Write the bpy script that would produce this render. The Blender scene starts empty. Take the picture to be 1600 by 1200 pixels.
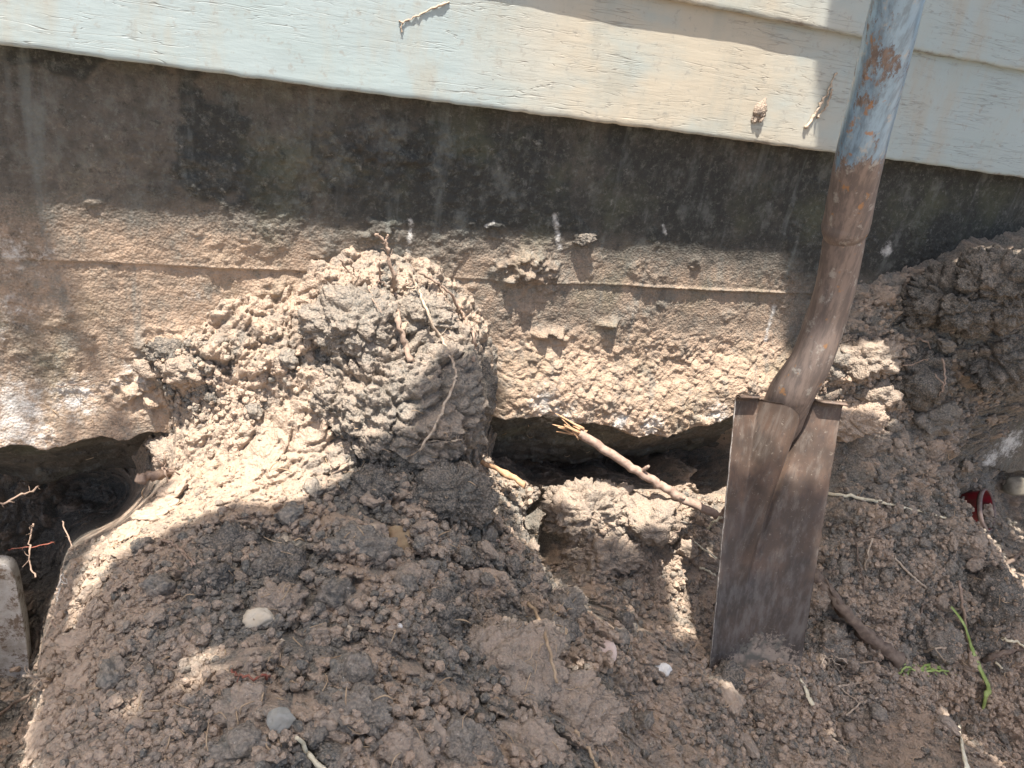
import bpy, math, random
import numpy as np
from mathutils import Vector, Matrix
from mathutils.bvhtree import BVHTree

random.seed(7)
RNG = np.random.RandomState(11)
sc = bpy.context.scene
COL = sc.collection

# ------------------------------------------------------------------ camera
F = 1200.0                                  # focal length in photo pixels (1600 wide)
PITCH = 25.0
_X = np.array([3100.0, 25.0, -1200.0]); _X /= np.linalg.norm(_X)
_s = math.sin(math.radians(PITCH)); _uy = math.sqrt(1 - _s * _s)
for _ in range(60):
    _ux = -(_X[1] * _uy + _X[2] * _s) / _X[0]
    _uy = math.sqrt(1 - _s * _s - _ux * _ux)
_Z = np.array([_ux, _uy, _s]); _Y = np.cross(_Z, _X)
ROT = np.array([_X, _Y, _Z])                # world = ROT @ camera vector
CAM = np.array([0.0, -1.0, 0.62])
cd = bpy.data.cameras.new('camera'); cam = bpy.data.objects.new('camera', cd); COL.objects.link(cam)
cd.sensor_width = 36.0; cd.lens = 36.0 * F / 1600.0; cd.clip_start = 0.02; cd.clip_end = 500
m4 = Matrix.Identity(4)
for i in range(3):
    for j in range(3): m4[i][j] = ROT[i][j]
    m4[i][3] = CAM[i]
cam.matrix_world = m4
sc.camera = cam

# ------------------------------------------------------------------ light
SUN = Vector((-0.17, -0.213, 1.0)).normalized()
elev = math.asin(SUN.z)
w = bpy.data.worlds.new('World'); sc.world = w; w.use_nodes = True
nt = w.node_tree; nt.nodes.clear()
sky = nt.nodes.new('ShaderNodeTexSky'); sky.sky_type = 'NISHITA'; sky.sun_disc = False
sky.sun_elevation = elev; sky.sun_rotation = math.atan2(SUN.x, SUN.y)
sky.air_density = 1.0; sky.dust_density = 3.5; sky.ozone_density = 0.4
bg = nt.nodes.new('ShaderNodeBackground'); bg.inputs[1].default_value = 0.112
wo = nt.nodes.new('ShaderNodeOutputWorld')
nt.links.new(sky.outputs[0], bg.inputs[0]); nt.links.new(bg.outputs[0], wo.inputs[0])
sl = bpy.data.lights.new('sun', 'SUN'); sl.energy = 5.0; sl.angle = math.radians(0.45); sl.color = (1.0, 0.93, 0.86)
so = bpy.data.objects.new('sun', sl); COL.objects.link(so); so.location = (0, -2, 6)
so.rotation_euler = (-SUN).to_track_quat('-Z', 'Y').to_euler()
sc.view_settings.view_transform = 'Standard'; sc.view_settings.look = 'None'
sc.view_settings.gamma = 1.0; sc.view_settings.exposure = 1.3
try: sc.cycles.max_bounces = 6; sc.cycles.diffuse_bounces = 3
except Exception: pass

# ------------------------------------------------------------------ picture <-> place
def ray(px, py):
    return ROT @ (np.array([px - 800.0, 600.0 - py, -F]) / F)
def at_y(px, py, Y):
    d = ray(px, py); t = (Y - CAM[1]) / d[1]; return CAM + t * d
def at_t(px, py, t): return CAM + t * ray(px, py)
def to_px(P):
    q = (P - CAM) @ ROT
    z = -q[..., 2]
    return 800 + F * q[..., 0] / z, 600 - F * q[..., 1] / z

# ------------------------------------------------------------------ noise in numpy
_TAB = np.random.RandomState(3).rand(1 << 16, 4).astype(np.float32)
def _idx(ix, iy, iz, seed=0):
    return ((ix * 73856093) ^ (iy * 19349663) ^ (iz * 83492791) ^ (seed * 40503 + 977)) & 0xffff
def vnoise(P, scale, seed=0):
    p = (P * scale).astype(np.float32); fl = np.floor(p); i = fl.astype(np.int32); f = p - fl; u = f * f * f * (f * (f * 6 - 15) + 10)
    r = 0.0; T0 = _TAB[:, seed % 4]
    for a in (0, 1):
        wa = u[:, 0] if a else 1 - u[:, 0]
        for b in (0, 1):
            wb = wa * (u[:, 1] if b else 1 - u[:, 1])
            for c in (0, 1):
                wc = u[:, 2] if c else 1 - u[:, 2]
                r = r + wb * wc * T0[_idx(i[:, 0] + a, i[:, 1] + b, i[:, 2] + c, seed)]
    return r * 2 - 1
def fbm(P, scale, octs=4, seed=0, gain=0.5):
    r = 0.0; a = 1.0; n = 0.0
    for o in range(octs):
        r = r + a * vnoise(P, scale * 2.03 ** o, seed + o * 7); n += a; a *= gain
    return r / n
def worley3(P, cell, seed=0):
    """F1, F2 (in cell units) and a random value of the nearest cell"""
    p = (P / cell).astype(np.float32); fl = np.floor(p); i = fl.astype(np.int32); q = p - fl
    n = len(p); f1 = np.full(n, 9, np.float32); f2 = f1.copy(); rid = np.zeros(n, np.float32)
    for a in (-1, 0, 1):
        for b in (-1, 0, 1):
            for c in (-1, 0, 1):
                k = _idx(i[:, 0] + a, i[:, 1] + b, i[:, 2] + c, seed)
                t = _TAB[k]
                d = (t[:, 0] + (a - q[:, 0])) ** 2 + (t[:, 1] + (b - q[:, 1])) ** 2 + (t[:, 2] + (c - q[:, 2])) ** 2
                m = d < f1
                f2 = np.where(m, f1, np.minimum(f2, d)); rid = np.where(m, t[:, 3], rid); f1 = np.where(m, d, f1)
    return np.sqrt(f1), np.sqrt(f2), rid
def sstep(x, a, b):
    t = np.clip((x - a) / (b - a), 0, 1); return t * t * (3 - 2 * t)

# ------------------------------------------------------------------ node materials
class NM:
    def __init__(s, name):
        s.m = bpy.data.materials.new(name); s.m.use_nodes = True
        s.t = s.m.node_tree; s.t.nodes.clear()
        s.out = s.n('ShaderNodeOutputMaterial'); s.b = s.n('ShaderNodeBsdfPrincipled')
        s.l(s.b.outputs[0], s.out.inputs[0])
        s.co = s.n('ShaderNodeTexCoord').outputs['Object']
    def n(s, k, **kw):
        x = s.t.nodes.new(k)
        for a, v in kw.items(): setattr(x, a, v)
        return x
    def l(s, a, b): s.t.links.new(a, b)
    def put(s, v, sock):
        if hasattr(v, 'is_linked') or hasattr(v, 'links'): s.l(v, sock)
        else: sock.default_value = v
    def map(s, scale=(1, 1, 1), co=None, rot=(0, 0, 0), loc=(0, 0, 0)):
        x = s.n('ShaderNodeMapping'); s.l(co or s.co, x.inputs[0])
        x.inputs[1].default_value = loc; x.inputs[2].default_value = rot; x.inputs[3].default_value = scale
        return x.outputs[0]
    def noise(s, scale, detail=4, rough=0.55, co=None, dist=0.0):
        x = s.n('ShaderNodeTexNoise'); s.l(co or s.co, x.inputs['Vector'])
        x.inputs['Scale'].default_value = scale; x.inputs['Detail'].default_value = detail
        x.inputs['Roughness'].default_value = rough; x.inputs['Distortion'].default_value = dist
        return x.outputs['Fac']
    def vor(s, scale, feat='F1', co=None, out='Distance'):
        x = s.n('ShaderNodeTexVoronoi', feature=feat); s.l(co or s.co, x.inputs['Vector']); x.inputs['Scale'].default_value = scale
        return x.outputs[out]
    def ramp(s, v, a, b, lo=0.0, hi=1.0):
        x = s.n('ShaderNodeMapRange'); x.interpolation_type = 'SMOOTHSTEP'
        s.put(v, x.inputs[0])
        for k, q in enumerate((a, b, lo, hi)): x.inputs[k + 1].default_value = q
        return x.outputs[0]
    def math(s, op, a, b=0.0, c=0.0):
        x = s.n('ShaderNodeMath', operation=op); s.put(a, x.inputs[0]); s.put(b, x.inputs[1]); s.put(c, x.inputs[2]); return x.outputs[0]
    def mix(s, f, a, b, mode='MIX'):
        x = s.n('ShaderNodeMix', data_type='RGBA', blend_type=mode)
        s.put(f, x.inputs[0]); s.put(col4(a), x.inputs[6]); s.put(col4(b), x.inputs[7]); return x.outputs[2]
    def attr(s, name): 
        x = s.n('ShaderNodeAttribute'); x.attribute_name = name; return x.outputs['Fac']
    def bump(s, h, strength, dist, base=None):
        x = s.n('ShaderNodeBump'); x.inputs['Strength'].default_value = strength; x.inputs['Distance'].default_value = dist
        s.l(h, x.inputs['Height'])
        if base: s.l(base, x.inputs['Normal'])
        return x.outputs[0]
    def end(s, color, rough=0.9, normal=None, metal=0.0, spec=0.3):
        s.put(col4(color), s.b.inputs['Base Color']); s.put(rough, s.b.inputs['Roughness']); s.put(metal, s.b.inputs['Metallic'])
        s.b.inputs['Specular IOR Level'].default_value = spec
        if normal: s.l(normal, s.b.inputs['Normal'])
        return s.m
def col4(c):
    return (c[0], c[1], c[2], 1.0) if isinstance(c, tuple) and len(c) == 3 else c

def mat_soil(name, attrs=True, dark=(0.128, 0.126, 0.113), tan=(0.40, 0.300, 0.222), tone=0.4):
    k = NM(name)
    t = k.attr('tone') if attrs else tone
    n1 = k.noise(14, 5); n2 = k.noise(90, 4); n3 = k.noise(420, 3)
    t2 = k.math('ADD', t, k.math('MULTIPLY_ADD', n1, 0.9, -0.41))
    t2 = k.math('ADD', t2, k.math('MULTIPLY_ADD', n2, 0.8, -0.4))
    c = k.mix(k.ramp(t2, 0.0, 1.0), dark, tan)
    c = k.mix(k.ramp(k.noise(5, 3, co=k.map(loc=(4, 2, 9))), 0.50, 0.74, 0, 0.35), c, (0.32, 0.225, 0.165))     # redder earth
    c = k.mix(k.ramp(k.noise(34, 4, co=k.map(loc=(1, 7, 3))), 0.55, 0.72, 0, 0.5), c, (0.15, 0.155, 0.14))       # grey clay
    c = k.mix(k.ramp(k.noise(150, 5, 0.75, co=k.map(loc=(5, 5, 5))), 0.5, 0.7, 0, 0.55), c, (0.07, 0.066, 0.055))
    c = k.mix(k.ramp(n3, 0.35, 0.7, 0, 0.45), c, (0.43, 0.36, 0.28))                                            # grains
    c = k.mix(k.ramp(k.vor(210), 0.0, 0.13, 0.75, 0.0), c, (0.70, 0.66, 0.58))                                    # sand specks
    if attrs: 
        wv = k.math('ADD', k.attr('white'), k.math('MULTIPLY_ADD', k.noise(60, 5, 0.7), 1.3, -0.78))
        c = k.mix(k.ramp(wv, 0.28, 0.62, 0, 0.95), c, (0.80, 0.79, 0.74))
    h = k.math('ADD', k.math('MULTIPLY', k.noise(260, 4, 0.7), 0.8), k.math('MULTIPLY', k.vor(330), -0.5))
    h = k.math('ADD', h, k.math('MULTIPLY', n2, 0.9))
    b = k.bump(h, 0.9, 0.0035)
    return k.end(c, k.ramp(n2, 0.3, 0.7, 0.85, 1.0), b, spec=0.15)

def mat_plain(name, c1, c2, scale=60, rough=0.8, bump=0.3, bscale=None, metal=0.0, spec=0.3, stretch=(1, 1, 1), dist=0.001):
    k = NM(name); co = k.map(stretch)
    n = k.noise(scale, 5, 0.6, co=co); n2 = k.noise(scale * 4, 3, 0.6, co=co)
    c = k.mix(k.ramp(n, 0.35, 0.65), c1, c2)
    c = k.mix(k.ramp(n2, 0.5, 0.75, 0, 0.4), c, tuple(v * 0.45 for v in c1))
    b = k.bump(k.noise(bscale or scale * 3, 4, 0.65, co=co), bump, dist)
    return k.end(c, rough, b, metal, spec)

def mat_foundation():
    k = NM('foundation_concrete')
    t = k.attr('tone'); n1 = k.noise(11, 6, 0.62); n2 = k.noise(70, 5, 0.65); n3 = k.noise(360, 3)
    t2 = k.math('ADD', t, k.math('MULTIPLY_ADD', n1, 0.75, -0.375))
    t2 = k.math('ADD', t2, k.math('MULTIPLY_ADD', n2, 0.5, -0.25))
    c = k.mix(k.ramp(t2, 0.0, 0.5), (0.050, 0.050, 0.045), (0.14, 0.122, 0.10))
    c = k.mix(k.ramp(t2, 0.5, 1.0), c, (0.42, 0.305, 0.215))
    # moss stain, pale chalk blooms, running streaks
    c = k.mix(k.ramp(k.noise(8, 4, co=k.map(loc=(3, 1, 5))), 0.5, 0.7, 0, 0.45), c, (0.13, 0.135, 0.085))
    c = k.mix(k.ramp(k.noise(85, 8, 0.82, co=k.map(loc=(4, 4, 1))), 0.5, 0.64, 0, 0.5), c, (0.19, 0.19, 0.16))
    c = k.mix(k.ramp(k.noise(60, 8, 0.82, co=k.map(loc=(4, 9, 1))), 0.52, 0.64, 0, 0.6), c, (0.035, 0.035, 0.032))
    st = k.noise(30, 4, 0.6, co=k.map((1, 1, 0.12)))
    c = k.mix(k.ramp(st, 0.56, 0.72, 0, 0.6), c, (0.17, 0.18, 0.165))
    c = k.mix(k.ramp(k.noise(45, 6, 0.75, co=k.map(loc=(7, 0, 1))), 0.6, 0.72, 0, 0.5), c, (0.34, 0.33, 0.29))
    c = k.mix(k.math('MULTIPLY', k.ramp(n3, 0.4, 0.7, 0, 0.35), k.ramp(t2, 0.3, 0.6)), c, (0.42, 0.33, 0.25))
    c = k.mix(k.ramp(k.noise(26, 7, 0.7, co=k.map((1, 1, .7), loc=(9, 9, 1))), 0.5, 0.68, 0, 0.55), c, (0.175, 0.18, 0.16))
    c = k.mix(k.ramp(k.noise(20, 7, 0.7, co=k.map((1, 1, .7), loc=(2, 9, 5))), 0.52, 0.70, 0, 0.45), c, (0.05, 0.052, 0.05))
    wv = k.math('ADD', k.attr('white'), k.math('MULTIPLY_ADD', k.noise(90, 6, 0.7), 2.0, -1.05))
    c = k.mix(k.ramp(wv, 0.15, 0.9, 0, 0.85), c, (0.66, 0.64, 0.59))
    h = k.math('ADD', k.math('MULTIPLY', k.noise(240, 4, 0.7), 0.9), k.math('MULTIPLY', n2, 0.8))
    h = k.math('ADD', h, k.math('MULTIPLY', k.vor(300), -0.5))
    return k.end(c, 0.95, k.bump(h, 0.8, 0.003), spec=0.15)

def mat_siding():
    k = NM('weathered_siding_paint')
    wm = k.math('ADD', k.attr('warm'), k.math('MULTIPLY_ADD', k.noise(7, 4), 0.8, -0.4)); c = k.mix(k.ramp(wm, 0.1, 0.8), (0.325, 0.385, 0.38), (0.44, 0.395, 0.305))
    c = k.mix(k.ramp(k.noise(7, 5, co=k.map((1, 1, 2.0), loc=(2, 0, 4))), 0.42, 0.7, 0, 0.75), c, (0.31, 0.375, 0.365))
    c = k.mix(k.ramp(k.noise(16, 5, 0.65, co=k.map((1, 1, 0.35), loc=(5, 0, 1))), 0.48, 0.7, 0, 0.7), c, (0.34, 0.335, 0.28))  # runs
    c = k.mix(k.ramp(k.noise(90, 5, 0.7, co=k.map(loc=(1, 3, 1))), 0.56, 0.70, 0, 0.6), c, (0.27, 0.26, 0.225))
    # long fine cracks along the grain
    def crack(scale, zs, loc, wd):
        n = k.noise(scale, 2.5, 0.5, co=k.map((1, 1, zs), loc=loc))
        a = k.math('ABSOLUTE', k.math('SUBTRACT', n, 0.5)); return k.ramp(a, 0.0, wd, 1.0, 0.0)
    cr = k.math('MAXIMUM', crack(4.5, 17, (0, 0, 0), 0.009), crack(7, 20, (3, 1, 2), 0.008))
    gate = k.ramp(k.noise(9, 3, co=k.map((0.6, 1, 2), loc=(6, 6, 6))), 0.42, 0.55)
    cr = k.math('MULTIPLY', cr, gate)
    c = k.mix(k.math('MULTIPLY', cr, 0.45), c, (0.16, 0.15, 0.13))
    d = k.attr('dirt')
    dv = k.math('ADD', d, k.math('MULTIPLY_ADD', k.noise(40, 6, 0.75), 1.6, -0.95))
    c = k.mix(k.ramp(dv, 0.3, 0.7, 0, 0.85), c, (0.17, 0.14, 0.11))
    h = k.math('SUBTRACT', k.math('MULTIPLY', k.noise(30, 4, 0.6, co=k.map((1, 1, 5))), 0.5), k.math('MULTIPLY', cr, 0.8))
    h = k.math('ADD', h, k.math('MULTIPLY', k.noise(200, 3), 0.15))
    return k.end(c, 0.55, k.bump(h, 0.5, 0.0015), spec=0.35)

def mat_blade():
    k = NM('rusty_spade_steel')
    co = k.map((1, 1, 0.12)); s1 = k.noise(90, 5, 0.65, co=co); s2 = k.noise(16, 4); s3 = k.noise(300, 3, co=co)
    c = k.mix(k.ramp(s2, 0.35, 0.65), (0.085, 0.062, 0.048), (0.165, 0.110, 0.080))
    c = k.mix(k.ramp(s1, 0.48, 0.70, 0, 0.55), c, (0.21, 0.18, 0.15))
    c = k.mix(k.ramp(s3, 0.5, 0.75, 0, 0.6), c, (0.075, 0.062, 0.056))
    c = k.mix(k.ramp(k.noise(9, 4, co=k.map((1, 1, .5), loc=(3, 3, 3))), 0.5, 0.66, 0, 0.6), c, (0.085, 0.078, 0.078))
    c = k.mix(k.ramp(k.noise(170, 6, 0.8), 0.58, 0.68, 0, 0.75), c, (0.30, 0.26, 0.21))
    lo = k.math('ADD', k.attr('low'), k.math('MULTIPLY_ADD', k.noise(12, 4), 0.8, -0.4))
    c = k.mix(k.ramp(lo, 0.25, 0.8, 0, 0.7), c, k.mix(k.ramp(s1, .4, .65), (0.045, 0.043, 0.042), (0.13, 0.125, 0.118)))
    ew = k.math('ADD', k.attr('edge'), k.math('MULTIPLY_ADD', k.noise(130, 5, 0.7), 1.4, -0.9))
    c = k.mix(k.ramp(ew, 0.25, 0.5, 0, 0.8), c, (0.40, 0.37, 0.33))
    m = k.attr('mud')
    mv = k.math('ADD', m, k.math('MULTIPLY_ADD', k.noise(160, 5, 0.7), 1.7, -0.9))
    mf = k.ramp(mv, 0.35, 0.6)
    c = k.mix(mf, c, k.mix(k.ramp(k.noise(45, 3), 0.4, 0.6), (0.13, 0.12, 0.10), (0.29, 0.235, 0.185)))
    met = k.math('MULTIPLY_ADD', mf, -0.35, 0.35)
    h = k.math('ADD', k.math('MULTIPLY', s1, 0.4), k.math('MULTIPLY', k.math('MULTIPLY', mf, k.noise(150, 4)), 2.0))
    return k.end(c, k.ramp(s1, 0.3, 0.7, 0.5, 0.72), k.bump(h, 0.5, 0.0015), metal=met, spec=0.4)

def mat_shaft():
    k = NM('worn_blue_shaft_paint')
    co = k.map((1, 1, 0.35)); n = k.noise(34, 9, 0.78, co=co); n2 = k.noise(120, 5, 0.7, co=k.map((1, 1, 0.15)))
    paint = k.mix(k.ramp(n2, 0.4, 0.65), (0.25, 0.37, 0.48), (0.17, 0.24, 0.30))
    rust = k.mix(k.ramp(n2, 0.4, 0.6), (0.145, 0.118, 0.104), (0.235, 0.185, 0.155))
    wear = k.attr('wear')
    wv = k.math('ADD', wear, k.math('MULTIPLY_ADD', n, 1.7, -0.85))
    f = k.ramp(wv, 0.45, 0.55)
    c = k.mix(f, paint, rust)
    c = k.mix(k.ramp(k.noise(60, 5, 0.7, co=k.map(loc=(2, 2, 2))), 0.56, 0.68, 0, 0.6), c, (0.42, 0.40, 0.35))
    c = k.mix(k.ramp(k.noise(55, 3, 0.6, co=k.map(loc=(8, 2, 2))), 0.63, 0.70, 0, 0.8), c, (0.36, 0.19, 0.08))
    r = k.math('MULTIPLY_ADD', f, 0.25, 0.28)
    return k.end(c, r, k.bump(k.math('ADD', n2, k.math('MULTIPLY', f, 0.6)), 0.45, 0.001), metal=0.4, spec=0.5)

M = {}
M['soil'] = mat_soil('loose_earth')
M['clod_grey'] = mat_soil('dry_clod_grey', False, tone=0.25)
M['clod_brown'] = mat_soil('dry_clod_brown', False, tone=0.55)
M['clod_mid'] = mat_soil('cracked_lump_earth', False, tone=0.32)
M['clod_tan'] = mat_soil('dry_clod_tan', False, tone=0.85)
M['clod_dark'] = mat_soil('damp_clod_dark', False, tone=0.1, dark=(0.082, 0.079, 0.072))
M['foundation'] = mat_foundation()
M['siding'] = mat_siding()
M['blade'] = mat_blade(); M['shaft'] = mat_shaft()
M['white_stone'] = mat_plain('pale_stone', (0.48, 0.40, 0.29), (0.62, 0.55, 0.44), 50, 0.7)
M['chalk'] = mat_plain('chalk_white', (0.62, 0.59, 0.53), (0.74, 0.71, 0.66), 80, 0.9)
M['grey_stone'] = mat_plain('grey_stone', (0.24, 0.235, 0.21), (0.33, 0.32, 0.28), 60, 0.75)
M['pink_stone'] = mat_plain('pink_stone', (0.50, 0.38, 0.32), (0.60, 0.50, 0.44), 60, 0.75)
M['chip'] = mat_plain('tan_bark_chip', (0.26, 0.18, 0.11), (0.34, 0.26, 0.16), 70, 0.9, stretch=(1, 1, .3))
M['bark'] = mat_plain('twig_bark', (0.25, 0.17, 0.13), (0.36, 0.27, 0.21), 120, 0.85, 0.6)
M['bark_dark'] = mat_plain('dark_root_bark', (0.13, 0.095, 0.075), (0.21, 0.16, 0.12), 120, 0.85, 0.6)
M['wood_raw'] = mat_plain('torn_wood', (0.42, 0.24, 0.13), (0.52, 0.34, 0.20), 120, 0.8, 0.6)
M['root_pale'] = mat_plain('pale_root', (0.34, 0.26, 0.19), (0.50, 0.41, 0.31), 150, 0.8)
M['root_white'] = mat_plain('white_rootlet', (0.66, 0.60, 0.52), (0.74, 0.69, 0.62), 150, 0.7)
M['root_tan'] = mat_plain('tan_root', (0.25, 0.18, 0.135), (0.38, 0.28, 0.21), 150, 0.85, 0.6)
M['root_red'] = mat_plain('red_root', (0.30, 0.09, 0.06), (0.24, 0.13, 0.09), 150, 0.7)
M['straw'] = mat_plain('dry_straw', (0.58, 0.50, 0.34), (0.72, 0.66, 0.50), 90, 0.65)
M['straw_brown'] = mat_plain('brown_straw', (0.34, 0.24, 0.15), (0.46, 0.34, 0.22), 90, 0.7)
M['grass'] = mat_plain('fresh_grass', (0.21, 0.29, 0.07), (0.34, 0.41, 0.15), 60, 0.5)
def mat_dirty_white():
    k = NM('dirt_streaked_white_plastic'); c = k.mix(k.ramp(k.noise(30, 6, 0.7), 0.4, 0.65), (0.40, 0.39, 0.37), (0.26, 0.24, 0.21))
    c = k.mix(k.ramp(k.noise(45, 7, 0.75, co=k.map(loc=(3, 1, 2))), 0.5, 0.6, 0, 0.9), c, (0.11, 0.075, 0.05))
    c = k.mix(k.ramp(k.noise(190, 4, 0.7), 0.6, 0.66, 0, 0.8), c, (0.08, 0.06, 0.045))
    return k.end(c, 0.6, k.bump(k.noise(120, 6, 0.7), 0.6, 0.001))
M['white_plastic'] = mat_dirty_white()
M['red_plastic'] = mat_plain('red_plastic', (0.20, 0.004, 0.014), (0.30, 0.008, 0.02), 30, 0.4, 0.2)
M['red_plastic'] = mat_plain('dirty_red_plastic', (0.19, 0.005, 0.014), (0.10, 0.03, 0.025), 40, 0.5, 0.4)
M['rim_plastic'] = mat_plain('dull_rim', (0.22, 0.17, 0.15), (0.13, 0.10, 0.09), 60, 0.6)
M['block'] = mat_plain('pale_block', (0.22, 0.20, 0.155), (0.15, 0.13, 0.10), 40, 0.9)
M['shade_leaf'] = mat_plain('added_shade_leaf', (0.05, 0.11, 0.03), (0.07, 0.14, 0.04), 12, 0.5)
M['mud'] = M['clod_brown']

# ------------------------------------------------------------------ object helpers
def link(name, verts, faces, mat, parent=None, smooth=True, center=True, attrs=None):
    v = np.asarray(verts, dtype=np.float64)
    org = np.zeros(3)
    if center:
        org = np.array([v[:, 0].mean(), v[:, 1].mean(), v[:, 2].min()])
    me = bpy.data.meshes.new(name)
    vv = v - org
    if isinstance(faces, np.ndarray):
        nf, k = faces.shape
        me.vertices.add(len(vv)); me.vertices.foreach_set('co', vv.astype(np.float32).ravel())
        me.loops.add(nf * k); me.loops.foreach_set('vertex_index', faces.astype(np.int32).ravel())
        me.polygons.add(nf); me.polygons.foreach_set('loop_start', (np.arange(nf) * k).astype(np.int32))
        me.update(calc_edges=True)
    else:
        me.from_pydata([tuple(a) for a in vv], [], [tuple(int(q) for q in f) for f in faces]); me.update()
    me.polygons.foreach_set('use_smooth', np.full(len(me.polygons), smooth, dtype=bool))
    if attrs:
        for an, av in attrs.items():
            a = me.attributes.new(an, 'FLOAT', 'POINT'); a.data.foreach_set('value', np.asarray(av, dtype=np.float32))
    me.materials.append(mat)
    o = bpy.data.objects.new(name, me); COL.objects.link(o)
    o.location = org
    if parent is not None:
        o.parent = parent; o.location = Vector(org) - parent.location
    return o
def tag(o, label, cat, group=None, kind=None):
    if label: o['label'] = label
    if cat: o['category'] = cat
    if group: o['group'] = group
    if kind: o['kind'] = kind
    return o
def thing(name, label, cat, loc, group=None):
    o = bpy.data.objects.new(name, None); COL.objects.link(o); o.location = loc; o.empty_display_size = 0.03
    return tag(o, label, cat, group)
def grid_faces(nr, nc):
    a = np.arange(nr * nc).reshape(nr, nc)
    return np.stack([a[:-1, :-1].ravel(), a[:-1, 1:].ravel(), a[1:, 1:].ravel(), a[1:, :-1].ravel()], 1)
def spaced(lo, hi, step, far_lo, far_hi, g=1.09):
    """dense between lo and hi, growing outside"""
    mid = np.arange(lo, hi, step); a = []; x = lo; s = step
    while x > far_lo: s *= g; x -= s; a.append(x)
    b = []; x = mid[-1]; s = step
    while x < far_hi: s *= g; x += s; b.append(x)
    return np.concatenate([a[::-1], mid, b])

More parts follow.
